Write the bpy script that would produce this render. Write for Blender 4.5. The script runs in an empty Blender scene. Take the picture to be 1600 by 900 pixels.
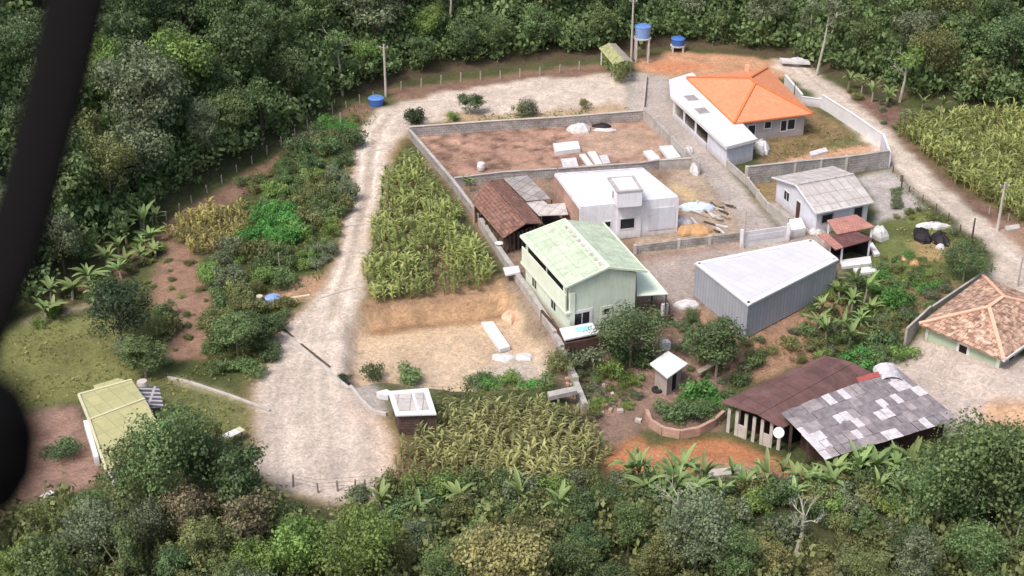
import bpy, math, random
import numpy as np
from mathutils import Vector
random.seed(7); rng = np.random.default_rng(7)
C = bpy.context.scene.collection
R = math.radians

# ------------------------------------------------------------------ camera model
H, PITCH, FPX, CY = 68.7, R(28), 2341.0, -129.0
sp, cp = math.sin(PITCH), math.cos(PITCH)
CAM = Vector((0, CY, H))
def ray(px, py):
    u, v = px-800, py-450
    return Vector((u/FPX, cp - v/FPX*sp, -sp - v/FPX*cp))     # forward + right*u - up*v
def W(px, py, z=0.0):
    d = ray(px, py); t = (z-H)/d.z
    return Vector((d.x*t, CY+d.y*t, z))
def proj(x, y, z):
    dy = y-CY; dz = z-H
    zc = dy*cp - dz*sp
    up = dy*sp + dz*cp
    return 800+FPX*x/zc, 450-FPX*up/zc

cam = bpy.data.cameras.new('camera'); co = bpy.data.objects.new('camera', cam); C.objects.link(co)
co.location = CAM; co.rotation_euler = (R(90)-PITCH, 0, 0)
cam.sensor_width = 36; cam.lens = FPX/1600*36; cam.clip_start = 0.05; cam.clip_end = 3000
cam.dof.use_dof = True; cam.dof.focus_distance = 150; cam.dof.aperture_fstop = 6.5
bpy.context.scene.camera = co

# ------------------------------------------------------------------ light
sc = bpy.context.scene
sc.view_settings.view_transform = 'Standard'; sc.view_settings.look = 'None'; sc.view_settings.exposure = 0
SUN = Vector((-0.38, -0.40, 0.83)).normalized()
el = math.asin(SUN.z); az = math.atan2(SUN.x, SUN.y)
w = bpy.data.worlds.new('World'); sc.world = w; w.use_nodes = True
nt = w.node_tree; bg = nt.nodes['Background']
sky = nt.nodes.new('ShaderNodeTexSky'); sky.sky_type = 'NISHITA'; sky.sun_disc = False
sky.sun_elevation = el; sky.sun_rotation = az; sky.air_density = 1.3; sky.dust_density = 7.0; sky.ozone_density = 2.0
nt.links.new(sky.outputs[0], bg.inputs[0]); bg.inputs[1].default_value = 0.15
sl = bpy.data.lights.new('sun', 'SUN'); sl.energy = 2.4; sl.angle = R(14.0); sl.color = (1.0, 0.95, 0.88)
so = bpy.data.objects.new('sun', sl); C.objects.link(so)
so.rotation_euler = (-SUN).to_track_quat('-Z', 'Y').to_euler(); so.location = (0, 0, 100)

# ------------------------------------------------------------------ materials
def newmat(name):
    m = bpy.data.materials.new(name); m.use_nodes = True
    n = m.node_tree; b = n.nodes['Principled BSDF']; b.inputs['Specular IOR Level'].default_value = 0.25
    return m, n, b
def pos_noise(n, scale, detail=4, dist=0.0, rough=0.6):
    g = n.nodes.new('ShaderNodeNewGeometry'); t = n.nodes.new('ShaderNodeTexNoise')
    t.inputs['Scale'].default_value = scale; t.inputs['Detail'].default_value = detail
    t.inputs['Distortion'].default_value = dist; t.inputs['Roughness'].default_value = rough
    n.links.new(g.outputs['Position'], t.inputs['Vector']); return t.outputs['Fac']
def mapr(n, src, a, b, lo=0.3, hi=0.7):
    r = n.nodes.new('ShaderNodeMapRange'); r.inputs[1].default_value = lo; r.inputs[2].default_value = hi
    r.inputs[3].default_value = a; r.inputs[4].default_value = b; n.links.new(src, r.inputs[0]); return r.outputs[0]
def scale_col(n, col, fac):
    m = n.nodes.new('ShaderNodeVectorMath'); m.operation = 'SCALE'
    n.links.new(col, m.inputs[0]); n.links.new(fac, m.inputs['Scale']); return m.outputs[0]
def mult(n, a, b):
    m = n.nodes.new('ShaderNodeMath'); m.operation = 'MULTIPLY'; n.links.new(a, m.inputs[0]); n.links.new(b, m.inputs[1]); return m.outputs[0]
def bumpit(n, b, src, strength, dist=0.05):
    bp = n.nodes.new('ShaderNodeBump'); bp.inputs['Strength'].default_value = strength; bp.inputs['Distance'].default_value = dist
    n.links.new(src, bp.inputs['Height']); n.links.new(bp.outputs[0], b.inputs['Normal'])
def weather(n, c, tone, z0=0.0):
    g = n.nodes.new('ShaderNodeNewGeometry'); mp = n.nodes.new('ShaderNodeMapping'); mp.inputs['Scale'].default_value = (3.5, 3.5, .35)
    t = n.nodes.new('ShaderNodeTexNoise'); t.inputs['Scale'].default_value = 1; t.inputs['Detail'].default_value = 5; n.links.new(g.outputs['Position'], mp.inputs[0]); n.links.new(mp.outputs[0], t.inputs['Vector'])
    c = scale_col(n, c, mapr(n, t.outputs['Fac'], .95, 1.02, .38, .6))
    sx = n.nodes.new('ShaderNodeSeparateXYZ'); n.links.new(g.outputs['Position'], sx.inputs[0])
    f = mult(n, mapr(n, sx.outputs[2], .75, 0, z0, z0+.9), mapr(n, pos_noise(n, 1.6, 5), .4, 1.0))
    mx = n.nodes.new('ShaderNodeMix'); mx.data_type = 'RGBA'; mx.inputs[7].default_value = (*tone, 1); n.links.new(c, mx.inputs[6]); n.links.new(f, mx.inputs[0]); return mx.outputs[2]
def plain(name, col, rough=0.8, var=0.18, scale=1.2, dirt=None, dirt_amt=0.5, wall=None):
    m, n, b = newmat(name); b.inputs['Roughness'].default_value = rough
    rgb = n.nodes.new('ShaderNodeRGB'); rgb.outputs[0].default_value = (*col, 1)
    f = mult(n, mapr(n, pos_noise(n, scale, 5), 1-var, 1+var), mapr(n, pos_noise(n, scale*7, 3), 1-var*.5, 1+var*.5))
    c = scale_col(n, rgb.outputs[0], f)
    if dirt:
        mx = n.nodes.new('ShaderNodeMix'); mx.data_type = 'RGBA'; mx.inputs[7].default_value = (*dirt, 1)
        n.links.new(c, mx.inputs[6]); n.links.new(mapr(n, pos_noise(n, scale*.8, 6, 1.0), 0, dirt_amt, .48, .72), mx.inputs[0]); c = mx.outputs[2]
    if wall is not None: c = weather(n, c, (.33, .25, .2), wall)
    n.links.new(c, b.inputs['Base Color']); return m
def sheets(name, c1, c2, mortar, bw, bh, ms=0.03, offset=0.0, rough=0.75, var=0.2, dirt=None, dirt_amt=.5, nscale=1.0, bump=0.3, bias=0.0):
    m, n, b = newmat(name); b.inputs['Roughness'].default_value = rough
    uv = n.nodes.new('ShaderNodeUVMap'); br = n.nodes.new('ShaderNodeTexBrick'); n.links.new(uv.outputs[0], br.inputs['Vector'])
    br.offset = offset; br.inputs['Scale'].default_value = 1; br.inputs['Brick Width'].default_value = bw; br.inputs['Row Height'].default_value = bh
    br.inputs['Mortar Size'].default_value = ms; br.inputs['Mortar Smooth'].default_value = .3; br.inputs['Bias'].default_value = bias
    br.inputs['Color1'].default_value = (*c1, 1); br.inputs['Color2'].default_value = (*c2, 1); br.inputs['Mortar'].default_value = (*mortar, 1)
    f = mult(n, mapr(n, pos_noise(n, nscale, 5), 1-var, 1+var), mapr(n, pos_noise(n, nscale*6, 3), 1-var*.5, 1+var*.5))
    c = scale_col(n, br.outputs['Color'], f)
    if dirt:
        mx = n.nodes.new('ShaderNodeMix'); mx.data_type = 'RGBA'; mx.inputs[7].default_value = (*dirt, 1)
        n.links.new(c, mx.inputs[6]); n.links.new(mapr(n, pos_noise(n, nscale*.9, 6, 1.2), 0, dirt_amt, .48, .7), mx.inputs[0]); c = mx.outputs[2]
    n.links.new(c, b.inputs['Base Color'])
    if bump: bumpit(n, b, br.outputs['Fac'], -bump, .04)
    return m
def foliage(name, col, col2=None, trans=0.34, osc=0.14):
    m, n, b = newmat(name); b.inputs['Roughness'].default_value = 0.55; b.inputs['Specular IOR Level'].default_value = 0.35
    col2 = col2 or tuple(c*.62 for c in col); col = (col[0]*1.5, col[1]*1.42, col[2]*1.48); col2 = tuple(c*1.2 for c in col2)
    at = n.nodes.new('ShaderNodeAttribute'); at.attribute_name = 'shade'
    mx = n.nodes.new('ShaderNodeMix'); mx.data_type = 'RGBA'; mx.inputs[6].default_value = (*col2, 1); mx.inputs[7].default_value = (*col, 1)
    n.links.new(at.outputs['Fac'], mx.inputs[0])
    oi = n.nodes.new('ShaderNodeObjectInfo')
    f = mult(n, mapr(n, oi.outputs['Random'], 1-osc, 1+osc, 0, 1), mapr(n, pos_noise(n, .35, 3), .75, 1.3))
    hs = n.nodes.new('ShaderNodeHueSaturation'); n.links.new(mapr(n, oi.outputs['Random'], .482, .515, 0, 1), hs.inputs['Hue'])
    c = scale_col(n, mx.outputs[2], f); n.links.new(c, hs.inputs['Color'])
    n.links.new(hs.outputs[0], b.inputs['Base Color'])
    tr = n.nodes.new('ShaderNodeBsdfTranslucent'); n.links.new(hs.outputs[0], tr.inputs[0])
    ms = n.nodes.new('ShaderNodeMixShader'); ms.inputs[0].default_value = trans
    n.links.new(b.outputs[0], ms.inputs[1]); n.links.new(tr.outputs[0], ms.inputs[2])
    n.links.new(ms.outputs[0], n.nodes['Material Output'].inputs[0]); return m

M = {}
M['white'] = plain('white_paint', (.72, .72, .76), .6, .05, .8, (.5, .47, .44), .35)
M['white_wall'] = plain('white_render', (.84, .85, .93), .8, .05, .8, (.5, .48, .48), .4, wall=0.0)
M['lav_wall'] = plain('grey_white_render', (.68, .69, .79), .8, .06, .8, (.42, .4, .4), .4, wall=0.0)
M['grey_wall'] = plain('grey_render', (.46, .43, .46), .85, .12, 1.0, (.25, .22, .2), .5, wall=0.0)
M['green_wall'] = plain('light_green_render', (.66, .75, .64), .85, .05, .8, (.42, .5, .4), .4, wall=0.0)
M['green_band'] = plain('pale_green_white_paint', (.72, .8, .70), .8, .05, .8, (.5, .55, .48), .3, wall=0.0)
M['green_wall2'] = plain('dull_green_render', (.42, .52, .40), .85, .06, .8, (.35, .4, .33), .4, wall=-1.4)
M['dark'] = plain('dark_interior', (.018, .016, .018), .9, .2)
M['glass'] = plain('dark_window_glass', (.03, .035, .045), .15, .2)
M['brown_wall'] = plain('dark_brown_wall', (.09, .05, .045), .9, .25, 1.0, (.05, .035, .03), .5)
M['brick'] = sheets('bare_brick', (.42, .2, .13), (.33, .16, .11), (.4, .33, .28), .4, .2, .02, .5, .9, .2)
M['pink_brick'] = sheets('pink_block', (.5, .3, .23), (.42, .25, .2), (.4, .33, .3), .4, .2, .02, .5, .9, .2)
M['darkbrick'] = sheets('dark_brick', (.14, .09, .08), (.09, .06, .06), (.05, .04, .04), .5, .25, .03, .5, .9, .25)
M['block'] = sheets('concrete_block', (.44, .415, .42), (.36, .34, .34), (.2, .185, .18), .6, .3, .02, .5, .95, .22, (.16, .14, .12), .7, .7)
M['conc'] = plain('concrete', (.42, .4, .39), .9, .2, .9, (.26, .22, .19), .6)
M['conc_pale'] = plain('pale_concrete', (.52, .48, .46), .9, .14, .9, (.34, .29, .25), .5)
M['wood'] = plain('weathered_wood', (.3, .25, .21), .9, .3, 2)
M['dkwood'] = plain('dark_wood', (.1, .075, .06), .9, .3, 2)
M['post'] = plain('pale_fence_post', (.38, .34, .3), .9, .25, 2)
M['orange'] = sheets('orange_roof_tile', (.76, .315, .175), (.66, .265, .145), (.54, .21, .115), .35, .4, .015, .5, .7, .06, (.62, .25, .13), .35, .6, .2)
M['orange_ridge'] = plain('orange_ridge_tile', (.62, .21, .08), .75, .12, 3)
M['oldtile'] = sheets('old_brown_tile', (.31, .165, .135), (.2, .105, .09), (.11, .065, .055), .3, .4, .05, .5, .9, .4, (.33, .2, .15), .6, 1.6, .5)
M['terra'] = sheets('pale_terracotta_tile', (.50, .32, .24), (.25, .15, .115), (.22, .13, .10), .6, .45, .05, .5, .9, .5, (.74, .56, .44), .95, 1.5, .5)
M['terra_ridge'] = plain('terracotta_ridge', (.74, .46, .34), .85, .12, 3)
M['metal_white'] = sheets('white_metal_sheet', (.70, .70, .74), (.66, .66, .70), (.5, .5, .56), 1.0, 6.0, .02, 0, .55, .04, (.6, .59, .6), .3, .6, .15)
M['lav_roof'] = sheets('lavender_white_metal_roof', (.64, .64, .71), (.60, .60, .67), (.5, .5, .57), 1.0, 3.0, .03, 0, .55, .05, (.55, .55, .62), .4, .5, .2)
M['cladding'] = sheets('blue_grey_cladding', (.38, .40, .46), (.35, .37, .43), (.27, .29, .34), .5, 8, .05, 0, .5, .06, (.24, .25, .3), .4, .5, .3)
M['fibro'] = sheets('pale_fibre_cement', (.56, .53, .53), (.47, .44, .44), (.3, .28, .28), 1.05, 1.8, .05, 0, .9, .16, (.35, .31, .3), .55, .9, .4)
M['fibro_grey'] = sheets('grey_fibre_cement', (.4, .37, .38), (.3, .28, .28), (.16, .14, .14), 1.05, 1.8, .05, 0, .9, .2, (.22, .18, .17), .6, .9, .4)
M['greenroof'] = sheets('light_green_roof', (.56, .66, .52), (.49, .585, .455), (.38, .45, .36), 1.1, 1.5, .04, 0, .85, .12, (.36, .42, .33), .85, 1.1, .3)
M['greenroof_trim'] = plain('pale_green_trim', (.70, .80, .68), .8, .05)
M['yellowroof'] = sheets('yellow_green_roof', (.46, .445, .24), (.40, .39, .21), (.31, .30, .16), 1.1, 1.8, .04, 0, .85, .1, (.36, .36, .2), .5, 1.0, .3)
M['yellow_trim'] = plain('pale_yellow_trim', (.58, .56, .40), .8, .08)
M['maroon'] = sheets('maroon_metal_sheet', (.16, .088, .085), (.125, .07, .068), (.08, .045, .045), 1.0, 5.0, .03, 0, .7, .2, (.22, .13, .12), .5, .5, .3)
M['maroon2'] = sheets('dark_maroon_tile', (.19, .09, .09), (.14, .065, .07), (.1, .05, .05), .35, .4, .03, .5, .8, .2)
M['salmon'] = sheets('salmon_tile', (.5, .25, .21), (.42, .2, .17), (.33, .16, .14), .35, .4, .03, .5, .8, .15)
M['grey_sheet'] = plain('weathered_grey_sheet', (.235, .215, .235), .9, .3, 1.6, (.16, .135, .145), .7)
M['grey_sheet2'] = plain('lighter_grey_sheet', (.33, .30, .32), .9, .25, 1.6, (.2, .17, .18), .6)
M['white_sheet'] = plain('clear_white_sheet', (.62, .59, .64), .6, .2, 2, (.38, .35, .38), .8)
M['red_sheet'] = plain('red_sheet', (.38, .1, .09), .8, .2, 2)
M['moss'] = plain('mossy_yellow_roof', (.36, .37, .2), .9, .3, 2.5, (.14, .15, .06), .8)
M['blue'] = plain('blue_plastic', (.07, .17, .52), .4, .08)
M['blue_lid'] = plain('blue_lid_plastic', (.13, .25, .6), .4, .1)
M['blue_pale'] = plain('pale_blue_plastic', (.25, .38, .72), .4, .08)
M['aqua'] = plain('pale_blue_panel', (.35, .66, .76), .4, .1, 3)
M['tarp'] = plain('white_tarp', (.60, .59, .62), .7, .22, 2, (.5, .46, .42), .5)
M['tarp_blue'] = plain('bluish_tarp', (.55, .65, .78), .6, .12, 2)
M['black_tarp'] = plain('black_tarp', (.025, .02, .025), .6, .2)
M['orange_soil'] = plain('orange_soil', (.5, .3, .16), .95, .25, 1.5)
M['trunk'] = plain('pale_bark', (.3, .27, .22), .9, .25, 3)
M['trunk_dk'] = plain('dark_bark', (.12, .09, .07), .9, .25, 3)
M['trunk_white'] = plain('white_bark', (.42, .40, .35), .9, .2, 3)
M['strap'] = plain('black_webbing', (.0085, .008, .0085), .95, .05); M['strap'].node_tree.nodes['Principled BSDF'].inputs['Specular IOR Level'].default_value = .05
M['rubber'] = plain('rubber', (.03, .03, .03), .8, .1)
M['solar'] = sheets('dark_panel', (.1, .1, .12), (.07, .07, .09), (.42, .4, .42), 6, .55, .12, 0, .5, .15)
F = {
 'dark': foliage('dark_green_leaves', (.115, .178, .078)), 'mid': foliage('mid_green_leaves', (.15, .225, .092)),
 'olive': foliage('olive_leaves', (.19, .22, .09)), 'light': foliage('light_green_leaves', (.19, .29, .085)),
 'grey': foliage('grey_green_leaves', (.175, .218, .13)), 'brown': foliage('brownish_leaves', (.25, .235, .14)),
 'yellow': foliage('yellowish_leaves', (.28, .265, .125)), 'black': foliage('very_dark_leaves', (.052, .08, .04)),
 'bright': foliage('bright_green_leaves', (.11, .29, .075)),
 'maize': foliage('maize_leaves', (.30, .36, .13), (.12, .16, .055), .3), 'maize2': foliage('olive_crop_leaves', (.32, .34, .145), (.14, .155, .07), .3),
 'maize_red': foliage('dry_crop_leaves', (.34, .31, .12), (.14, .13, .06), .3),
 'banana': foliage('banana_leaves', (.22, .31, .12), (.08, .13, .045), .3), 'grass': foliage('grass_blades', (.25, .26, .09), (.13, .145, .05), .3),
 'grass_green': foliage('green_grass_blades', (.16, .235, .07), (.085, .12, .035), .3)}

# ------------------------------------------------------------------ noise on arrays
LAT = rng.random((64, 256, 256))
def vn(x, y, s, seed=0):
    x = np.asarray(x)/s+seed*17.3; y = np.asarray(y)/s+seed*9.1
    xi = np.floor(x).astype(int); yi = np.floor(y).astype(int); fx = x-xi; fy = y-yi
    fx = fx*fx*(3-2*fx); fy = fy*fy*(3-2*fy); L = LAT[seed % 64]
    g = lambda a, b: L[a & 255, b & 255]
    return (g(xi, yi)*(1-fx)+g(xi+1, yi)*fx)*(1-fy)+(g(xi, yi+1)*(1-fx)+g(xi+1, yi+1)*fx)*fy
def fbm(x, y, s, seed=0, o=3):
    t = 0; a = 1; n = 0
    for i in range(o): t = t+a*vn(x, y, s/2**i, seed+i); n += a; a *= .55
    return t/n
def inpoly(u, v, poly):
    r = np.zeros(np.shape(u), bool); j = len(poly)-1
    for i in range(len(poly)):
        xi, yi = poly[i]; xj, yj = poly[j]
        c = ((yi > v) != (yj > v)) & (u < (xj-xi)*(v-yi)/((yj-yi) or 1e-9)+xi)
        r ^= c; j = i
    return r

# ------------------------------------------------------------------ terrain raster
RES = 0.34; X0, X1, Y0, Y1 = -125, 125, -85, 150
gx = np.arange(X0, X1+.01, RES); gy = np.arange(Y0, Y1+.01, RES)
GX, GY = np.meshgrid(gx, gy)
U, V = proj(GX, GY, 0.0)
EDGE = [(-600, 800), (-300, 690), (0, 520), (110, 440), (260, 330), (330, 290), (430, 225), (530, 160), (600, 132), (700, 110), (820, 98), (930, 86), (990, 76), (1060, 68), (1220, 88), (1300, 112), (1400, 150), (1480, 168), (1600, 180), (1900, 230), (2300, 300)]
eu = np.array([p[0] for p in EDGE]); ew = np.array([W(*p).y for p in EDGE])
uu = np.arange(-900, 2600, 10.0); ey = np.interp(uu, eu, ew); ey = np.convolve(np.pad(ey, 4, mode='edge'), np.ones(9)/9, 'valid')
def edge_y(u): return np.interp(u, uu, ey)
D = GY-edge_y(U)
def softpos(d, k=3.0): return np.where(d > 0, d*d/(d+k), 0)
HG = .30*softpos(D); HG = 30*np.tanh(HG/30)
HG += fbm(GX, GY, 14, 3)*np.clip(D/10, 0, 1)*3
fy_ = W(800, 775).y
HG -= .16*softpos(fy_-GY, 4)
def blur(a, r):
    for ax in (0, 1):
        for _ in range(2):
            k = np.ones(2*r+1)/(2*r+1); a = np.apply_along_axis(lambda m: np.convolve(np.pad(m, r, mode='edge'), k, 'valid'), ax, a)
    return a
LOT = [(548, 505), (575, 487), (700, 477), (790, 462), (812, 480), (845, 530), (862, 575), (850, 600), (720, 606), (600, 590), (545, 600)]
HG += -1.3*blur(inpoly(U, V, LOT).astype(float), 1)
LOW = [(1165, 560), (1250, 525), (1300, 478), (1420, 470), (1445, 540), (1600, 640), (1700, 700), (1700, 760), (900, 760), (880, 640), (890, 560), (960, 540), (1100, 545)]
HG += -1.5*blur(inpoly(U, V, LOW).astype(float), 3)
HG += (fbm(GX, GY, 3, 5)-.5)*.25
def hz(x, y):
    i = np.clip((np.asarray(x)-X0)/RES, 0, len(gx)-1.001); j = np.clip((np.asarray(y)-Y0)/RES, 0, len(gy)-1.001)
    a = i.astype(int) if hasattr(i, 'astype') else int(i); b = j.astype(int) if hasattr(j, 'astype') else int(j)
    fi = i-a; fj = j-b
    return (HG[b, a]*(1-fi)+HG[b, a+1]*fi)*(1-fj)+(HG[b+1, a]*(1-fi)+HG[b+1, a+1]*fi)*fj
def G(px, py):
    d = ray(px, py); t = 70.0
    for _ in range(4000):
        p = CAM+d*t
        if p.z <= float(hz(p.x, p.y)): break
        t += .15
    p.z = float(hz(p.x, p.y)); return p
def gz(p): return float(hz(p.x, p.y))

# ------------------------------------------------------------------ ground paint
wu = (fbm(GX, GY, 1.6, 11)-.5)*16+(fbm(GX, GY, 5, 14)-.5)*14; wv = (fbm(GX, GY, 1.6, 21)-.5)*9+(fbm(GX, GY, 5, 24)-.5)*8
UW, VW = U+wu, V+wv; UF, VF = U+wu*.25, V+wv*.25
n1 = fbm(GX, GY, .9, 31); n2 = fbm(GX, GY, 3.5, 35); n3 = fbm(GX, GY, 9, 38)
col = np.zeros(GX.shape+(3,)); col[:] = (.085, .10, .042); cls = np.zeros(GX.shape, int)
col += ((n2-.5)*.06)[..., None]*np.array([1, .8, .4])
def paint(poly, c, cid=None, warp=1, amt=1.0, soft=1, var=.0, vs=n1):
    m = inpoly(UW if warp else UF, VW if warp else VF, poly).astype(float)
    hard = m > .5
    if soft: m = blur(m, soft)
    m = (m*amt)[..., None]
    cc = np.array(c)*(1+var*(vs[..., None]-.5)*2)
    col[:] = col*(1-m)+cc*m
    if cid is not None: cls[hard] = cid
# classes 0 grass 1 forest_floor 2 road 3 bare earth 4 paving 5 crop soil
fm = np.clip(D/1.5+.4+(n1-.5), 0, 1)[..., None]; col[:] = col*(1-fm)+np.array((.075, .08, .04))*fm; cls[D > 0] = 1
fm = (np.clip((VW-770)/10, 0, 1)*(VW > 760))[..., None]; col[:] = col*(1-fm)+np.array((.08, .085, .045))*fm; cls[(V > 775)] = 1
paint([(640, 214), (1005, 186), (1090, 262), (1165, 380), (1300, 368), (1325, 480), (1290, 530), (1150, 575), (880, 575), (780, 405), (700, 290)], (.27, .19, .145), 3, var=.45)
ed_ = (np.exp(-((D-.6)/2.2)**2)*.85*(U > 560)*(U < 1420))[..., None]; col[:] = col*(1-ed_)+np.array((.115, .085, .06))*ed_
# brown strip along the forest edge
paint([(40, 500), (160, 420), (290, 325), (380, 275), (480, 210), (560, 160), (590, 168), (560, 200), (470, 250), (380, 305), (300, 345), (180, 440)], (.24, .155, .115), 3, var=.4)
paint([(600, 140), (930, 100), (960, 118), (620, 160)], (.23, .15, .11), 3, var=.4)
paint([(990, 92), (1060, 80), (1220, 95), (1250, 120), (1060, 128), (1000, 115)], (.52, .30, .19), 3, var=.25)
paint([(1010, 98), (1080, 96), (1120, 104), (1040, 116)], (.55, .25, .14), 3, var=.2)
paint([(1240, 108), (1330, 140), (1410, 170), (1440, 205), (1440, 240), (1500, 295), (1600, 355), (1640, 400), (1540, 350), (1400, 220), (1290, 150)], (.20, .125, .10), 3, var=.4)
paint([(1540, 350), (1640, 340), (1640, 440), (1590, 410)], (.36, .24, .18), 3, var=.35)
# corn soils
MAIN = [(606, 262), (650, 256), (700, 318), (748, 395), (775, 438), (740, 458), (640, 474), (572, 476), (574, 400), (592, 320)]
paint(MAIN, (.17, .12, .075), 5, var=.4)
RIGHTF = [(1395, 205), (1440, 190), (1520, 182), (1700, 200), (1700, 380), (1600, 352), (1555, 330), (1500, 292), (1440, 245)]
paint(RIGHTF, (.16, .12, .07), 5, var=.4)
BOTF = [(690, 640), (850, 640), (925, 655), (955, 715), (940, 745), (850, 765), (640, 775), (605, 740), (640, 685)]
paint(BOTF, (.13, .1, .055), 5, var=.4)
LEFTF = [(262, 378), (285, 345), (380, 325), (400, 345), (365, 392), (300, 398)]
paint(LEFTF, (.15, .11, .07), 5, var=.4)
# left
paint([(8, 505), (150, 488), (200, 520), (280, 600), (240, 610), (120, 625), (0, 650), (-200, 700), (-200, 560)], (.19, .20, .08), 0, var=.25, vs=n2)
paint([(35, 497), (100, 483), (160, 463), (160, 470), (105, 490), (38, 506)], (.38, .30, .23), 3, var=.3)
paint([(265, 375), (300, 385), (330, 455), (325, 560), (270, 565), (245, 500), (235, 440)], (.30, .19, .14), 3, var=.35)
paint([(60, 640), (125, 630), (150, 720), (155, 755), (60, 790), (-100, 850), (-100, 700)], (.31, .20, .165), 3, var=.35)
paint([(400, 470), (470, 430), (505, 428), (500, 460), (440, 475)], (.45, .28, .19), 3, var=.3)
paint([(265, 588), (300, 595), (425, 640), (425, 648), (300, 604), (262, 596)], (.46, .42, .26), 3, var=.2)
paint([(260, 600), (420, 650), (400, 680), (330, 690), (240, 640)], (.17, .18, .075), 0, var=.3, vs=n2)
# road
ROAD = [(625, 160), (700, 143), (800, 130), (950, 113), (985, 112), (985, 160), (970, 175), (820, 186), (700, 186), (650, 195), (628, 212), (608, 242), (600, 290), (583, 350), (577, 400), (565, 450), (560, 490), (572, 515), (600, 540), (605, 572), (560, 580), (532, 588), (556, 612), (592, 650), (614, 685), (612, 735), (600, 775), (520, 785), (440, 765), (385, 730), (400, 690), (402, 655), (398, 620), (412, 585), (430, 545), (447, 508), (484, 470), (508, 440), (527, 400), (541, 350), (549, 300), (552, 235), (556, 205), (585, 178)]
paint([(p[0]+(8 if p[0] > 560 else -8), p[1]) for p in ROAD if p[1] > 150], (.46, .29, .17), 3, amt=.7, soft=2, var=.2)
paint(ROAD, (.60, .51, .45), 2, warp=1, var=.14)
cv = [(178, 610), (205, 590), (240, 578), (300, 573), (350, 561), (400, 551), (450, 532), (510, 510), (600, 500), (780, 500)]
uc = np.interp(V, [a for a, b in cv], [b for a, b in cv]); wd = np.interp(V, [200, 300, 450, 520, 620, 780], [26, 25, 32, 62, 100, 108])
ac = (U-uc)/wd; onroad = blur(inpoly(UW, VW, ROAD).astype(float), 1)*(V > 178)
st = vn(ac*9+fbm(GX, GY, 8, 41)*1.2, V/90, 1.0, 43)*.6+vn(ac*22, V/60, 1.0, 45)*.4-.5
col *= (1+onroad*st*.55)[..., None]
ruts = np.exp(-((np.abs(ac)-.45)/.12)**2)*(V < 480); col *= (1+onroad*ruts*.24)[..., None]
mid = np.exp(-(ac/.16)**2)*(V < 500)*(n1 > .35); col[:] = col*(1-(onroad*mid*.55)[..., None])+np.array((.38, .30, .22))*(onroad*mid*.55)[..., None]
paint([(560, 620), (600, 655), (618, 700), (612, 745), (592, 745), (598, 700), (585, 668), (545, 630)], (.52, .33, .20), 2, amt=.6, soft=3, var=.25)
paint([(690, 150), (830, 138), (960, 128), (960, 160), (830, 175), (700, 172)], (.58, .50, .44), None, amt=.4, soft=3, var=.4)
paint([(690, 176), (830, 178), (960, 160), (1000, 172), (990, 182), (700, 200)], (.44, .31, .19), 3, amt=.8, var=.4)
# dirt lot
paint([(p[0], p[1]) for p in LOT], (.575, .435, .315), 3, var=.12, vs=n2)
paint([(600, 560), (720, 545), (850, 540), (862, 580), (760, 600), (640, 600)], (.55, .44, .34), None, amt=.6, soft=4, var=.25)
paint([(740, 565), (830, 540), (858, 575), (780, 590)], (.52, .47, .44), None, amt=.7, soft=2, var=.2)
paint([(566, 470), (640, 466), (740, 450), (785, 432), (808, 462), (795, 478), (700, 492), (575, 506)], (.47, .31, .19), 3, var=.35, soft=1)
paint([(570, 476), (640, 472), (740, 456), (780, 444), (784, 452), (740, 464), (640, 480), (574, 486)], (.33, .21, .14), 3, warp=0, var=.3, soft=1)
paint([(575, 498), (700, 486), (800, 470), (802, 474), (700, 491), (576, 504)], (.24, .13, .07), 3, warp=0, var=.3, soft=1)  # shadow line painted into the soil colour along the foot of the cut bank
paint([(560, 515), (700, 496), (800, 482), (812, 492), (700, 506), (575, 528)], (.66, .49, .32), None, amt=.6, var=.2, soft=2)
# walled lot
paint([(640, 212), (1005, 186), (1085, 258), (880, 272), (712, 292)], (.35, .22, .17), 3, warp=0, var=.9)
paint([(900, 205), (1010, 195), (1050, 235), (960, 250), (900, 235)], (.50, .36, .28), 3, amt=.75, soft=3, var=.25)
fur = (vn(GX*.9+GY*.8, GY*.35, 1.0, 51)-.5); lotm = inpoly(U, V, [(640, 212), (900, 190), (890, 268), (712, 292)])
col *= (1+lotm*fur*.35)[..., None]
# street between the lot and the long roof, driveway, yards
STREET = [(985, 112), (1048, 120), (1052, 152), (1132, 258), (1168, 300), (1212, 356), (1158, 376), (1140, 335), (1092, 268), (1008, 186), (978, 176)]
paint(STREET, (.44, .39, .365), 2, warp=0, var=.16, vs=n2)
paint([(1045, 262), (1095, 268), (1150, 345), (1158, 380), (1000, 398), (990, 372), (1060, 362), (1062, 320)], (.42, .33, .26), 3, var=.35)
paint([(1040, 285), (1085, 300), (1090, 318), (1062, 308)], (.58, .43, .25), 3)
paint([(1000, 405), (1150, 380), (1290, 366), (1290, 390), (1088, 415), (1088, 480), (1040, 490), (1000, 430)], (.40, .34, .315), 4, warp=0, var=.16, vs=n2)
paint([(1000, 400), (1150, 380), (1160, 386), (1010, 412)], (.36, .25, .2), 3, amt=.7)
paint([(1180, 200), (1262, 160), (1372, 236), (1190, 262)], (.235, .17, .095), 3, var=.5)
paint([(1225, 250), (1300, 232), (1375, 230), (1380, 240), (1230, 258)], (.55, .33, .22), 3, var=.2)
paint([(1280, 225), (1340, 205), (1365, 225), (1300, 235)], (.13, .15, .06), 0, amt=.7, var=.4)
paint([(1175, 285), (1215, 280), (1215, 325), (1185, 320)], (.3, .22, .12), 3, var=.4)
paint([(1195, 318), (1215, 315), (1255, 345), (1290, 360), (1235, 368), (1205, 340)], (.42, .38, .36), 4, warp=0, var=.15)
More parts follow.
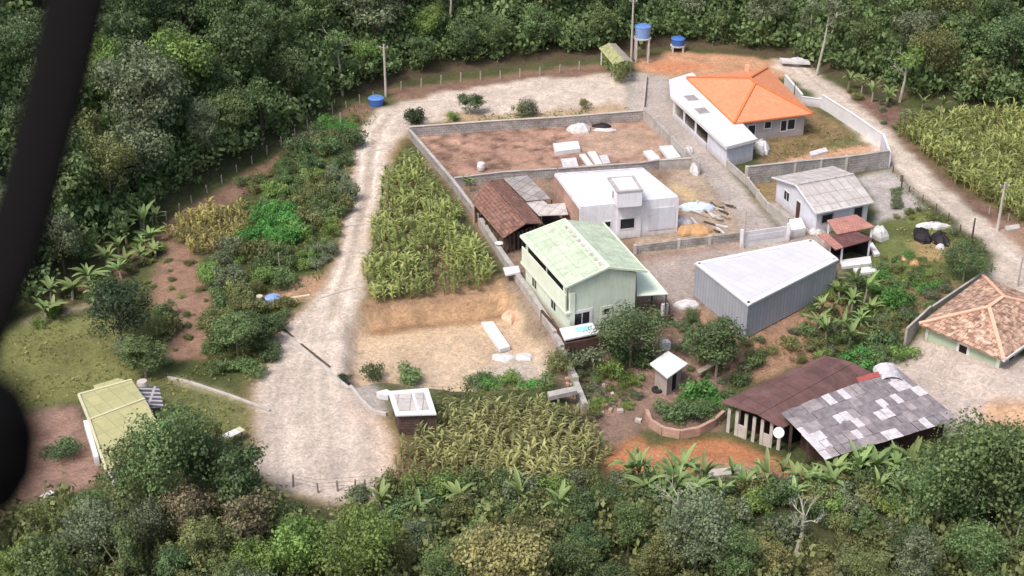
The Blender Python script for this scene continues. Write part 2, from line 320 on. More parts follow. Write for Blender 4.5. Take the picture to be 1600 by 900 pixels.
paint([(1335, 275), (1390, 262), (1440, 325), (1400, 345), (1372, 350), (1366, 316)], (.45, .41, .40), 4, var=.2)
paint([(1372, 350), (1440, 325), (1500, 375), (1540, 420), (1440, 520), (1380, 500), (1360, 430)], (.15, .175, .065), 0, var=.45, vs=n2)
paint([(1420, 375), (1500, 380), (1500, 410), (1430, 405)], (.44, .29, .16), 3, amt=.7, var=.4)
paint([(1400, 455), (1460, 430), (1520, 440), (1440, 510), (1400, 510)], (.24, .17, .11), 3, amt=.8, var=.4)
ROAD2 = [(1215, 92), (1260, 100), (1300, 128), (1345, 165), (1395, 212), (1445, 262), (1512, 325), (1560, 360), (1620, 410), (1700, 470), (1700, 600), (1560, 450), (1545, 432), (1556, 400), (1500, 350), (1420, 290), (1385, 250), (1250, 130), (1210, 105)]
paint(ROAD2, (.57, .49, .43), 2, var=.13)
s2 = vn((U-V*1.15)/7, (U+V)/120, 1, 47)-.5; r2 = blur(inpoly(UW, VW, ROAD2).astype(float), 1)*(V > 100); col *= (1+r2*s2*.3)[..., None]
# lower right yards
paint([(1385, 548), (1440, 515), (1500, 530), (1600, 560), (1800, 560), (1800, 690), (1560, 645), (1500, 675), (1400, 610)], (.52, .44, .40), 4, warp=0, var=.13)
paint([(1535, 612), (1700, 640), (1700, 720), (1570, 690)], (.56, .37, .25), 3, var=.3)
paint([(880, 545), (960, 530), (1100, 545), (1130, 600), (1130, 650), (1010, 645), (940, 690), (880, 600)], (.27, .185, .15), 3, var=.45)
paint([(940, 690), (1000, 655), (1020, 675), (1130, 660), (1215, 690), (1270, 730), (1160, 735), (1030, 720), (960, 712)], (.46, .21, .11), 3, var=.35)
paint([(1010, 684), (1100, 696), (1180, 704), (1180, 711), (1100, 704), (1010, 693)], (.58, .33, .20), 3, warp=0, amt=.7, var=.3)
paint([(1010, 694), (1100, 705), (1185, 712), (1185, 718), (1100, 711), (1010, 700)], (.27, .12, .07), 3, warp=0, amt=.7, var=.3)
paint([(1090, 700), (1220, 710), (1240, 735), (1100, 735)], (.33, .26, .19), 3, amt=.8, var=.3)
paint([(1080, 480), (1165, 525), (1300, 445), (1325, 475), (1280, 535), (1165, 580), (1110, 540)], (.36, .22, .15), 3, var=.4)
paint([(800, 430), (830, 470), (880, 520), (890, 560), (870, 560), (790, 445)], (.33, .25, .2), 3, var=.4)
paint([(540, 592), (562, 585), (592, 608), (606, 650), (585, 652), (558, 632)], (.42, .38, .36), 4, warp=0, var=.1)
paint([(1000, 475), (1045, 470), (1055, 520), (1010, 520)], (.2, .11, .09), 4, warp=0)
dark = np.clip((n1-.62)*5, 0, 1)[..., None]*.25*((cls == 0) | (cls == 3))[..., None]; col *= (1-dark)
col = np.clip(col*1.1, .012, .85)

def groundmat():
    m, n, b = newmat('ground_surface'); b.inputs['Roughness'].default_value = .95; b.inputs['Specular IOR Level'].default_value = .1
    at = n.nodes.new('ShaderNodeAttribute'); at.attribute_name = 'tint'
    f = mult(n, mapr(n, pos_noise(n, 1.1, 8, 2.5, .75), .62, 1.36), mapr(n, pos_noise(n, .22, 4), .88, 1.12))
    f = mult(n, f, mapr(n, pos_noise(n, 4.0, 8, .3, .85), .7, 1.3))
    n.links.new(scale_col(n, at.outputs['Color'], f), b.inputs['Base Color'])
    bumpit(n, b, pos_noise(n, 2.6, 8, .3, .8), .9, .25); return m
MG = groundmat()
ny, nx = GX.shape
idx = np.arange(ny*nx).reshape(ny, nx)
Pall = np.stack([GX, GY, HG], -1).reshape(-1, 3); Call = col.reshape(-1, 3)
quads = np.stack([idx[:-1, :-1], idx[:-1, 1:], idx[1:, 1:], idx[1:, :-1]], -1).reshape(-1, 4)
qc = cls[:-1, :-1].reshape(-1)
def grid_obj(name, q):
    used, inv = np.unique(q, return_inverse=True); inv = inv.reshape(q.shape)
    me = bpy.data.meshes.new(name); me.vertices.add(len(used)); me.vertices.foreach_set('co', Pall[used].astype(np.float32).ravel())
    me.loops.add(q.size); me.loops.foreach_set('vertex_index', inv.astype(np.int32).ravel())
    me.polygons.add(len(q)); me.polygons.foreach_set('loop_start', np.arange(0, q.size, 4, dtype=np.int32)); me.polygons.foreach_set('loop_total', np.full(len(q), 4, dtype=np.int32))
    me.polygons.foreach_set('use_smooth', np.ones(len(q), bool)); me.update()
    a = me.attributes.new('tint', 'FLOAT_COLOR', 'POINT'); c4 = np.ones((len(used), 4), np.float32); c4[:, :3] = Call[used]; a.data.foreach_set('color', c4.ravel())
    # normals from the whole height field so that zone borders do not show
    gyy, gxx = np.gradient(HG, RES); N = np.stack([-gxx, -gyy, np.ones_like(HG)], -1); N /= np.linalg.norm(N, axis=-1, keepdims=True)
    me.materials.append(MG); me.normals_split_custom_set_from_vertices(N.reshape(-1, 3)[used].tolist())
    o = bpy.data.objects.new(name, me); C.objects.link(o); o['kind'] = 'structure'; return o
for i, nme in enumerate(['grass_ground', 'forest_floor', 'dirt_road', 'bare_earth', 'yard_paving', 'field_soil']):
    q = quads[qc == i]
    if len(q): grid_obj(nme, q)
# far terrain ring reaching the horizon
def far_ground():
    vs = []; fs = []
    rin = [(X0, Y0), (X1, Y0), (X1, Y1), (X0, Y1)]
    ring = []
    for k in range(4):
        a, b = rin[k], rin[(k+1) % 4]
        for t in range(40): ring.append((a[0]+(b[0]-a[0])*t/40, a[1]+(b[1]-a[1])*t/40))
    n = len(ring); S = [1, 1.25, 1.7, 2.6, 5, 12, 25]
    cy = (Y0+Y1)/2
    for si, s in enumerate(S):
        for (x, y) in ring:
            X, Y = x*s, cy+(y-cy)*s
            z = float(hz(x, y)) - (.4 if si == 0 else 0)
            if si: z += (s-1)*(14 if y > 40 else (6 if abs(x) > 100 and y > -20 else -10))*min(1, 3/s)+(vn(X, Y, 60, 8)-.5)*10
            vs.append((X, Y, float(z)))
    for s in range(len(S)-1):
        for k in range(n): fs.append((s*n+k, s*n+(k+1) % n, (s+1)*n+(k+1) % n, (s+1)*n+k))
    me = bpy.data.meshes.new('hills'); me.from_pydata(vs, [], fs); me.materials.append(plain('far_forest', (.05, .06, .03), .95, .5, .15, (.03, .035, .02), .8))
    o = bpy.data.objects.new('hills', me); C.objects.link(o); o['kind'] = 'structure'
far_ground()

# ------------------------------------------------------------------ mesh builder
Z = Vector((0, 0, 1))
class MB:
    def __init__(s): s.v = []; s.f = []; s.uv = []; s.m = []; s.sh = []
    def poly(s, pts, mi=0, udir=None):
        pts = [Vector(p) for p in pts]; b = len(s.v); s.v += pts; s.f.append(tuple(range(b, b+len(pts))))
        n = Vector((0, 0, 0))
        for i in range(len(pts)):
            p, q = pts[i], pts[(i+1) % len(pts)]; n += Vector(((p.y-q.y)*(p.z+q.z), (p.z-q.z)*(p.x+q.x), (p.x-q.x)*(p.y+q.y)))
        if n.length < 1e-9: n = Vector((0, 0, 1))
        n.normalize()
        u = Vector(udir)-n*n.dot(Vector(udir)) if udir is not None else Z.cross(n)
        if u.length < .02: u = Vector((1, 0, 0))
        u.normalize(); w_ = n.cross(u); o = pts[0]*0
        s.uv.append([((p-o).dot(u), (p-o).dot(w_)) for p in pts]); s.m.append(mi)
    def plate(s, pts, t=.08, mi=0, udir=None):
        pts = [Vector(p) for p in pts]; lo = [p-Z*t for p in pts]
        s.poly(pts, mi, udir); s.poly(lo[::-1], mi, udir)
        for i in range(len(pts)):
            j = (i+1) % len(pts); s.poly([pts[i], lo[i], lo[j], pts[j]], mi)
    def prism(s, base, z0, z1, mi=0):
        base = ccw(base)
        lo = [Vector((p.x, p.y, z0)) for p in base]; hi = [Vector((p.x, p.y, z1)) for p in base]
        s.poly(hi, mi); s.poly(lo[::-1], mi)
        for i in range(len(base)):
            j = (i+1) % len(base); s.poly([lo[i], lo[j], hi[j], hi[i]], mi)
    def box(s, c, sz, rz=0, mi=0):
        c = Vector(c); ca, sa = math.cos(rz), math.sin(rz)
        P = [Vector((c.x+ca*dx*sz[0]/2-sa*dy*sz[1]/2, c.y+sa*dx*sz[0]/2+ca*dy*sz[1]/2, 0)) for dx, dy in ((-1, -1), (1, -1), (1, 1), (-1, 1))]
        s.prism(P, c.z-sz[2]/2, c.z+sz[2]/2, mi)
    def bar(s, a, b, w_, h, mi=0):                       # a beam of width w_ and height h from a to b (a,b at its base centre)
        a, b = Vector(a), Vector(b); d = (b-a); n = Vector((-d.y, d.x, 0))
        n = n.normalized()*w_/2 if n.length > 1e-6 else Vector((w_/2, 0, 0))
        q = [a-n, b-n, b+n, a+n]; hi = [p+Z*h for p in q]
        s.poly(hi, mi); s.poly(q[::-1], mi)
        for i in range(4):
            j = (i+1) % 4; s.poly([q[i], q[j], hi[j], hi[i]], mi)
    def tube(s, a, b, r0, r1=None, n=8, mi=0):
        r1 = r0 if r1 is None else r1; a, b = Vector(a), Vector(b); d = (b-a).normalized()
        x = d.cross(Vector((0, 1, 0))) if abs(d.y) < .9 else d.cross(Vector((1, 0, 0))); x.normalize(); y = d.cross(x)
        A = [a+(x*math.cos(k*2*math.pi/n)+y*math.sin(k*2*math.pi/n))*r0 for k in range(n)]
        B = [b+(x*math.cos(k*2*math.pi/n)+y*math.sin(k*2*math.pi/n))*r1 for k in range(n)]
        for k in range(n):
            j = (k+1) % n; s.poly([A[k], A[j], B[j], B[k]], mi)
        s.poly(A[::-1], mi); s.poly(B, mi)
    def lathe(s, c, prof, n=24, mi=0):
        c = Vector(c); rings = [[c+Vector((r*math.cos(k*2*math.pi/n), r*math.sin(k*2*math.pi/n), z)) for k in range(n)] for r, z in prof]
        for a, b in zip(rings, rings[1:]):
            for k in range(n):
                j = (k+1) % n; s.poly([a[k], a[j], b[j], b[k]], mi)
        s.poly(rings[-1], mi); s.poly(rings[0][::-1], mi)
    def build(s, name, mats, parent=None, smooth=False, shade=None):
        me = bpy.data.meshes.new(name); me.from_pydata([tuple(v) for v in s.v], [], s.f)
        ul = me.uv_layers.new(name='UVMap'); fl = [c for f in s.uv for uvp in f for c in uvp]; ul.data.foreach_set('uv', fl)
        for m in (mats if isinstance(mats, (list, tuple)) else [mats]): me.materials.append(m)
        me.polygons.foreach_set('material_index', s.m)
        if smooth:
            me.polygons.foreach_set('use_smooth', [True]*len(s.f))
        me.update()
        o = bpy.data.objects.new(name, me); C.objects.link(o)
        if parent:
            o.parent = parent; o.matrix_parent_inverse = parent.matrix_basis.inverted()
        return o
def ccw(b):
    b = [Vector((p[0], p[1], 0)) for p in b]; a = sum(b[i].x*b[(i+1) % len(b)].y-b[(i+1) % len(b)].x*b[i].y for i in range(len(b)))
    return b if a > 0 else b[::-1]
def inset(q, d):
    q = [Vector((p[0], p[1], 0)) for p in q]; c = sum(q, Vector())/len(q); out = []
    rev = ccw(q)[0] != q[0] or ccw(q)[1] != q[1]
    n = len(q)
    for i in range(n):
        p0, p, p1 = q[i-1], q[i], q[(i+1) % n]
        e0 = (p-p0).normalized(); e1 = (p1-p).normalized()
        n0 = Vector((-e0.y, e0.x, 0)); n1_ = Vector((-e1.y, e1.x, 0))
        if rev: n0 = -n0; n1_ = -n1_
        dd = d if not isinstance(d, (list, tuple)) else None
        d0, d1 = (d, d) if dd is not None else (d[i-1], d[i])
        A = p+n0*d0; B = p+n1_*d1
        den = e0.x*e1.y-e0.y*e1.x
        if abs(den) < 1e-4: out.append(A); continue
        t = ((B.x-A.x)*e1.y-(B.y-A.y)*e1.x)/den; out.append(A+e0*t)
    return out
def tag(o, label, cat, group=None, kind=None):
    o['label'] = label; o['category'] = cat
    if group: o['group'] = group
    if kind: o['kind'] = kind
    return o
def thing(name, loc, label, cat, group=None, rz=0):
    o = bpy.data.objects.new(name, None); C.objects.link(o); o.location = loc; o.rotation_euler = (0, 0, rz); o.empty_display_size = .3
    o.matrix_basis  # keep
    return tag(o, label, cat, group)
def base_of(q, z=0):
    c = sum([Vector((p[0], p[1], 0)) for p in q], Vector())/len(q); c.z = z; return c
def opening(parent, p0, p1, u, wdt, z0, z1, name='window', frame='white', pane='glass', fw=.12, bars=0, out=.05):
    """window or door on the wall from p0 to p1 (outside is to the right of p0->p1); u metres along it"""
    p0 = Vector((p0[0], p0[1], 0)); p1 = Vector((p1[0], p1[1], 0)); e = (p1-p0).normalized(); n = Vector((e.y, -e.x, 0))
    def q(a, b, za, zb, o_): A = p0+e*a+n*o_; B = p0+e*b+n*o_; return [Vector((A.x, A.y, za)), Vector((B.x, B.y, za)), Vector((B.x, B.y, zb)), Vector((A.x, A.y, zb))]
    mb = MB()
    def slab(a, b, za, zb, o1):
        f = q(a, b, za, zb, o1); k = q(a, b, za, zb, .004); mb.poly(f)
        for i in range(4):
            j = (i+1) % 4; mb.poly([k[i], k[j], f[j], f[i]])
    a, b = u-wdt/2, u+wdt/2
    slab(a-fw, a, z0-fw, z1+fw, out); slab(b, b+fw, z0-fw, z1+fw, out); slab(a, b, z1, z1+fw, out); slab(a, b, z0-fw, z0, out)
    for k in range(bars):
        x = a+(b-a)*(k+1)/(bars+1); slab(x-.03, x+.03, z0, z1, out*.8)
    fr = mb.build(name, M[frame], parent)
    mb = MB(); mb.poly(q(a, b, z0, z1, .012)); pn = mb.build('pane' if name == 'window' else 'door_leaf', M[pane], fr); return fr
def ulen(p0, p1): return (Vector((p1[0], p1[1], 0))-Vector((p0[0], p0[1], 0))).length
def lerp(a, b, t): return a+(b-a)*t
def ridge_bar(parent, pts, mat, w_=.28, h=.1, name='ridge'):
    mb = MB()
    for a, b in pts: mb.bar(Vector(a)+Z*.01, Vector(b)+Z*.01, w_, h)
    return mb.build(name, mat, parent)
def u_at(p0, p1, px, py, z):
    """metres along wall p0->p1 of the point seen at pixel px (approx, at height z)"""
    t0, t1 = 0.0, 1.0; a = proj(p0[0], p0[1], z)[0]; b = proj(p1[0], p1[1], z)[0]
    return max(0, min(1, (px-a)/(b-a)))*ulen(p0, p1)

# ================================================================== BUILDINGS
# --- orange hip-roofed house
EZ = 3.0
oq = [W(1073, 121, EZ), W(1199, 106, EZ), W(1270, 177, EZ), W(1147, 192, EZ)]   # TL TR BR BL
h = thing('house', base_of(oq), 'house with bright orange four-sided hipped roof and grey walls at the top of the lane', 'house')
wq = inset(oq, .7); mb = MB(); mb.prism(wq, 0, EZ-.1); mb.build('wall', M['grey_wall'], h)
ra = W(1172, 122, EZ+2.0); rb = W(1180, 130, EZ+2.0)
mb = MB(); mb.poly([oq[3], oq[2], rb]); mb.poly([oq[2], oq[1], ra, rb]); mb.poly([oq[1], oq[0], ra]); mb.poly([oq[0], oq[3], rb, ra])
for i in range(4):
    a, b = oq[i], oq[(i+1) % 4]; mb.poly([a, a-Z*.16, b-Z*.16, b])
mb.poly([p-Z*.16 for p in oq]); rf = mb.build('roof', M['orange'], h)
ridge_bar(rf, [(oq[3], rb), (oq[2], rb), (oq[1], ra), (oq[0], ra), (ra, rb)], M['orange_ridge'], .3, .12)
ridge_bar(rf, [(oq[0]-Z*.2, oq[3]-Z*.2), (oq[3]-Z*.2, oq[2]-Z*.2)], M['orange_ridge'], .12, .16, 'fascia')
A, B = wq[3], wq[2]
for px, wd_, z0, z1, nm in ((1174, .9, .1, 2.1, 'door'), (1199, .8, 1.5, 2.3, 'window'), (1224, .7, .9, 2.2, 'window'), (1236, .9, 1.0, 2.2, 'window')):
    opening(h, A, B, u_at(A, B, px, 195, 1.6), wd_, z0, z1, nm)
mb = MB(); vent = W(1167, 106, 3.6); mb.box((vent.x, vent.y, 3.5), (.5, .5, 1.0)); mb.build('chimney', M['terra_ridge'], rf)

# --- long white lean-to beside it
lz = 2.8
lq = [W(1046, 124, lz), W(1082, 113, lz), W(1184, 217, lz), W(1135, 230, lz), W(1048, 150, lz)]
h = thing('garage', base_of(lq), 'long narrow garage with white metal roof running down the left of the orange-roofed house', 'garage')
mb = MB(); mb.plate(lq, .12, udir=lq[3]-lq[4]); rf = mb.build('roof', M['metal_white'], h)
mb = MB(); e = (lq[3]-lq[4])
for a, b in ((lq[4], lq[3]), (lq[3], lq[2]), (lq[0], lq[4])): mb.bar(a-Z*.3, b-Z*.3, .1, .36)
mb.build('fascia', M['white'], rf)
for px, py in ((1080, 153), (1097, 173)):
    mb = MB(); c = W(px, py, lz); d = e.normalized(); n = Vector((-d.y, d.x, 0)); mb.plate([c-d*.9-n*.7+Z*.02, c+d*.9-n*.7+Z*.02, c+d*.9+n*.7+Z*.02, c-d*.9+n*.7+Z*.02], .015); mb.build('skylight', M['grey_sheet2'], rf)
iq = inset(lq, .35)
s0 = lerp(iq[4], iq[3], .66); s0r = lerp(iq[1], iq[2], .66)
mb = MB(); mb.prism([s0, iq[3], iq[2], s0r], 0, lz-.13); mb.build('wall', M['lav_wall'], h)
mb = MB(); mb.prism([lerp(iq[1], iq[2], .02), s0r, s0r-(s0r-s0).normalized()*.25*1, lerp(iq[1], iq[2], .02)-(s0r-s0).normalized()*.25], 0, lz-.13); mb.build('back_wall', M['brown_wall'], h)
for t in (0.02, .22, .44): p = lerp(iq[4], iq[3], t); mb = MB(); mb.box((p.x, p.y, lz/2-.07), (.22, .22, lz-.14)); mb.build('column', M['white_wall'], h)
mb = MB(); mb.bar(lerp(iq[4], iq[3], .04), lerp(iq[4], iq[3], .65), .15, .7); mb.build('low_wall', M['lav_wall'], h)

# --- white modern flat-roofed house
cz = 4.0
cq = [W(866, 272, cz), W(1004, 263, cz), W(1061, 309, cz), W(905, 325, cz)]
h = thing('house', base_of(cq), 'white box-shaped house with flat white roof and square roof tower', 'house')
mb = MB(); mb.prism(cq, 0, cz-.05); mb.build('wall', M['white_wall'], h)
e2 = (cq[0]-cq[3]).normalized(); n2_ = (cq[3]-cq[2]).normalized()
mb = MB(); q_ = [cq[0]+n2_*.03, cq[3]+n2_*.03]; a, b = q_; mb.poly([Vector((a.x, a.y, 0)), Vector((b.x, b.y, 0)), Vector((b.x, b.y, cz-.1)), Vector((a.x, a.y, cz-.1))]); mb.build('side_wall', M['pink_brick'], h)
mb = MB(); ic = inset(cq, .25); mb.plate([p+Z*(cz-.0) for p in ic], .04, udir=cq[2]-cq[3]); rf = mb.build('roof', M['white'], h)
mb = MB()
for i in range(4):
    a, b = inset(cq, .12)[i], inset(cq, .12)[(i+1) % 4]; mb.bar(a+Z*(cz-.04), b+Z*(cz-.04), .2, .16 if i != 2 else .1)
mb.build('parapet', [M['lav_wall']], h)
tq = [W(950, 277, cz+1.9), W(990, 274, cz+1.9), W(1004, 296, cz+1.9), W(965, 299, cz+1.9)]
mb = MB(); mb.prism(tq, cz+.05, cz+1.85); tw = mb.build('roof_tower', M['white_wall'], h)
mb = MB(); iq = inset(tq, .3); mb.plate([p+Z*(cz+1.9) for p in iq], .04); mb.build('hatch', M['white'], tw)
mb = MB(); tt = inset(tq, -.05)
for i in range(4):
    j = (i+1) % 4; mb.poly([tt[i]+Z*(cz+1.88), tt[j]+Z*(cz+1.88), iq[j]+Z*(cz+1.88), iq[i]+Z*(cz+1.88)][::1]); mb.poly([tt[i]+Z*(cz+1.7), tt[j]+Z*(cz+1.7), tt[j]+Z*(cz+1.88), tt[i]+Z*(cz+1.88)])
mb.build('rim', M['grey_wall'], tw)
A, B = cq[3], cq[2]; f0 = lerp(A, B, .38); f1 = lerp(A, B, .62); nn = Vector((B-A).to_tuple()).normalized(); on = Vector((nn.y, -nn.x, 0))
mb = MB(); mb.prism([f0+on*.01, f1+on*.01, f1+on*.18, f0+on*.18], 0.05, cz+1.2); mb.build('pilaster', M['white_wall'], h)
mb = MB(); g0 = lerp(A, B, .70)+on*.02; g1 = lerp(A, B, .97)+on*.02
mb.prism([g0, g1, g1+on*.05, g0+on*.05], .6, 3.1); mb.build('wall_panel', M['lav_wall'], h)
opening(h, A, B, u_at(A, B, 949, 349, 1.8), .6, 1.5, 2.1)
C0, C1 = f0+on*.18, f1+on*.18
opening(h, C0, C1, ulen(C0, C1)*.42, 1.5, 1.2, 2.3)
A2, B2 = tq[0], tq[3]; opening(tw, A2, B2, ulen(A2, B2)*.6, .4, cz+.5, cz+1.3, 'window')

# --- brown tiled shed
dz, dr = 2.2, 3.2
sq = [W(738, 316, dz), W(786, 372, dz), W(849, 349, dz), W(790, 279, dz)]
r0, r1_ = W(762, 282, dr), W(822, 349, dr)
h = thing('shed', base_of(sq), 'open-sided shed with old dark brown clay tile roof beside the field wall', 'shed')
mb = MB(); mb.plate([sq[0], sq[1], r1_, r0], .1); mb.plate([r0, r1_, sq[2], sq[3]], .1); rf = mb.build('roof', M['oldtile'], h)
ridge_bar(rf, [(r0, r1_), (sq[1]-Z*.02, r1_-Z*.02)], M['oldtile'], .2, .1)
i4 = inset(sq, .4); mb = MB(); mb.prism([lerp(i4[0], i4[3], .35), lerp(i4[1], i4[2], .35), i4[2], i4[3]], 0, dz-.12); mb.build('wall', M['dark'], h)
mb = MB(); b0 = i4[0]; b1 = lerp(i4[0], i4[3], .8); d = (b1-b0).normalized(); mb.bar(b0-d*.6, b1, .2, 2.0); mb.build('end_wall', M['pink_brick'], h)
for t in (.1, .33, .55, .78, .97): p = lerp(i4[0], i4[1], t); mb = MB(); mb.box((p.x, p.y, dz/2-.06), (.16, .16, dz-.12)); mb.build('post', M['dkwood'], h)
mb = MB()
for t in np.linspace(.03, .97, 9): p = lerp(i4[1], i4[2], float(t)); mb.box((p.x, p.y, dz/2-.06), (.3, .06, dz-.12), .2)
mb.build('boarding', M['dkwood'], h)
# rubble bricks near its corner
tag((lambda mb: ([mb.box((p.x+random.uniform(-1.2, 1.2), p.y+random.uniform(-.8, .8), random.uniform(.15, .7)), (random.uniform(.4, .9), random.uniform(.3, .6), random.uniform(.3, .8)), random.uniform(0, 3)) for p in [W(745, 283)]*9], mb.build('brick_pile', M['pink_brick']))[1])(MB()), 'heap of pink bricks beside the top corner of the brown tiled shed', 'bricks')
# --- grey lean-to
h = thing('lean_to', base_of([W(784, 275), W(824, 274), W(890, 336), W(840, 335)]), 'lean-to of sagging grey fibre-cement sheets between the brown shed and the white house', 'shed')
mb = MB(); mb.plate([W(786, 278, 2.7), W(824, 274, 2.9), W(860, 310, 2.6), W(822, 314, 2.4)], .06); mb.build('roof', M['fibro_grey'], h)
mb = MB(); mb.plate([W(822, 316, 2.2), W(846, 311, 2.4), W(856, 319, 2.3), W(882, 317, 2.3), W(888, 335, 2.2), W(842, 337, 2.0)], .06); mb.build('lower_roof', M['fibro'], h)
mb = MB()
for px, py in ((826, 320), (846, 338), (884, 336), (862, 312), (790, 282)): p = W(px, py, 1.9); mb.box((p.x, p.y, .95), (.14, .14, 1.9))
mb.build('post', M['dkwood'], h)
mb = MB(); mb.prism([W(838, 350), W(895, 352), W(892, 330), W(860, 322)], 0, .03); mb.build('floor', M['dark'], h)

# --- light green two-storey house
ez, rz_ = 5.4, 6.6
gq = [W(813, 369, ez), W(885, 449, ez), W(1011, 424, ez), W(943, 349, ez)]   # LB LF RF RB
gr0, gr1 = W(881, 343, rz_), W(951, 418, rz_)
h = thing('house', base_of(gq), 'two-storey light green house with pale green gabled roof', 'house')
wg = inset(gq, [.45, .25, 1.0, .3])
# walls incl. gables
wl = [wg[0], wg[1], wg[2], wg[3]]
def gable_walls(mb, q, zr, zb, ze, r0, r1, mi=0):
    L0, L1, R1, R0 = [Vector((p.x, p.y, 0)) for p in q]
    def on_line(a, b, p0, p1):   # point of the ridge line over edge a-b
        d1 = b-a; d2 = p1-p0; den = d1.x*d2.y-d1.y*d2.x; t = ((p0.x-a.x)*d2.y-(p0.y-a.y)*d2.x)/den; return a+d1*t
    a = on_line(L1, R1, r0, r1); b = on_line(L0, R0, r0, r1)
    z = lambda p, h_: Vector((p.x, p.y, h_))
    mb.poly([z(L0, zb), z(L1, zb), z(L1, ze), z(L0, ze)], mi); mb.poly([z(R1, zb), z(R0, zb), z(R0, ze), z(R1, ze)], mi)
    mb.poly([z(L1, zb), z(R1, zb), z(R1, ze), z(a, zr), z(L1, ze)], mi); mb.poly([z(R0, zb), z(L0, zb), z(L0, ze), z(b, zr), z(R0, ze)], mi)
mb = MB(); gable_walls(mb, wl, rz_-.18, -.2, ez-.06, gr0, gr1); mb.m[0] = 1; mb.build('wall', [M['green_wall'], M['green_band']], h)
mb = MB(); mb.plate([gq[0], gq[1], gr1, gr0], .1); mb.plate([gr0, gr1, gq[2], gq[3]], .1); rf = mb.build('roof', M['greenroof'], h)
ridge_bar(rf, [(gr0, gr1)], M['greenroof_trim'], .35, .1)
ridge_bar(rf, [(gq[0]-Z*.12, gq[1]-Z*.12), (gq[1]-Z*.12, gr1-Z*.12), (gr1-Z*.12, gq[2]-Z*.12), (gq[2]-Z*.12, gq[3]-Z*.12), (gq[0]-Z*.12, gr0-Z*.12)], M['greenroof_trim'], .12, .2, 'fascia')
mb = MB(); gd = (gr1-gr0)
for k in range(9):
    t = .12+k*.095; p = gr0+gd*t+(gq[1]-gr1)*.09+Z*.03; mb = MB(); mb.bar(p, p+gd*.045, .3, .05); mb.build('roof_gap', M['fibro'], rf)
A, B = wl[0], wl[1]; L = ulen(A, B); nn = (B-A).normalized(); on = Vector((nn.y, -nn.x, 0))
mb = MB(); mb.bar(A+on*.2-nn*.3+Z*2.5, B+on*.2+nn*.2+Z*2.5, .5, .2); mb.build('floor_slab', M['green_band'], h)
mb = MB(); mb.bar(A+on*.36+Z*2.7, B+on*.36+Z*2.7, .12, 1.75); mb.build('balcony_wall', M['green_band'], h)
for u in (.27, .72):
    mb = MB(); a = A+nn*L*(u-.21)+on*.02; b = A+nn*L*(u+.21)+on*.02
    mb.poly([a+Z*3.4, b+Z*3.4, b+Z*5.15, a+Z*5.15]); mb.build('balcony_opening', M['dark'], h)
mb = MB(); mb.bar(B+on*.3-nn*.6+Z*3.9, B+on*.3-nn*.2+Z*3.9, .2, 1.2)
mb.build('pillar', M['green_band'], h)
opening(h, A, B, u_at(A, B, 836, 442, 1.4), 1.1, 1.0, 2.1, bars=1, frame='green_band'); opening(h, A, B, u_at(A, B, 866, 477, 1.4), 1.1, 1.0, 2.1, bars=1, frame='green_band')
A, B = wl[1], wl[2]
opening(h, A, B, u_at(A, B, 909, 490, 1.6), 1.5, 1.1, 2.3, bars=1, frame='white', fw=.3); opening(h, A, B, u_at(A, B, 947, 480, 1.8), .6, 1.6, 2.2, frame='green_band', fw=.3)
mb = MB(); mb.bar(A-Z*0, B, .3, .5); mb.build('plinth', M['green_band'], h)
e = (B-A).normalized(); on = Vector((e.y, -e.x, 0))
for p in (A+e*.25,): mb = MB(); mb.box((p.x+on.x*.04, p.y+on.y*.04, ez/2-.4), (.5, .2, ez-.9), math.atan2(e.y, e.x)); mb.build('corner_pilaster', M['green_band'], h)
# side canopy
pz = 2.7
kq = [W(995, 421, 3.1), W(1012, 421, 3.1), W(1044, 459, pz), W(995, 462, pz)]
h = thing('carport', base_of(kq), 'small pale lean-to canopy on posts on the right side of the green house', 'carport')
mb = MB(); mb.plate(kq, .08); mb.build('roof', M['greenroof_trim'], h)
for p in (W(1041, 458, pz), W(1000, 461, pz), W(1020, 436, 2.8)): mb = MB(); mb.box((p.x, p.y, pz/2-.05), (.15, .15, pz-.1)); mb.build('post', M['dkwood'], h)
mb = MB(); mb.bar(W(1000, 512), W(1050, 505), .15, .9); mb.bar(W(1050, 505), W(1040, 480), .15, .9); mb.build('low_wall', M['brown_wall'], h)
tag((lambda mb: (mb.box((W(1038, 495).x, W(1038, 495).y, .7), (.6, .4, 1.4), .4), mb.build('water_heater', M['white']))[1])(MB()), 'upright white cabinet beside the canopy of the green house', 'cabinet')
# small roofed pool-side slab
pq = [W(874, 513, 1.5), W(925, 504, 1.5), W(938, 519, 1.5), W(882, 531, 1.5)]
h = thing('outhouse', base_of(pq), 'low outhouse with white flat roof and pale blue skylight below the green house', 'outhouse')
mb = MB(); mb.plate(pq, .14); rf = mb.build('roof', M['white'], h)
bq = [lerp(lerp(pq[0], pq[1], a), lerp(pq[3], pq[2], a), b)+Z*.015 for a, b in ((.42, .2), (.85, .2), (.85, .62), (.42, .62))]
mb = MB(); mb.plate(bq, .01); mb.build('skylight', M['aqua'], rf)
mb = MB(); mb.prism(inset(pq, .25), -1.2, 1.3); mb.build('wall', M['darkbrick'], h)
mb = MB(); mb.bar(W(882, 556), W(968, 540), .2, 1.3); tag(mb.build('garden_wall', M['brown_wall']), 'low dark brown garden wall under the small white-roofed outhouse', 'wall')
mb = MB(); mb.bar(W(846, 500), W(888, 548), .2, 1.1); tag(mb.build('side_wall', M['brown_wall']), 'dark brown base wall between the green house and the long field wall', 'wall')

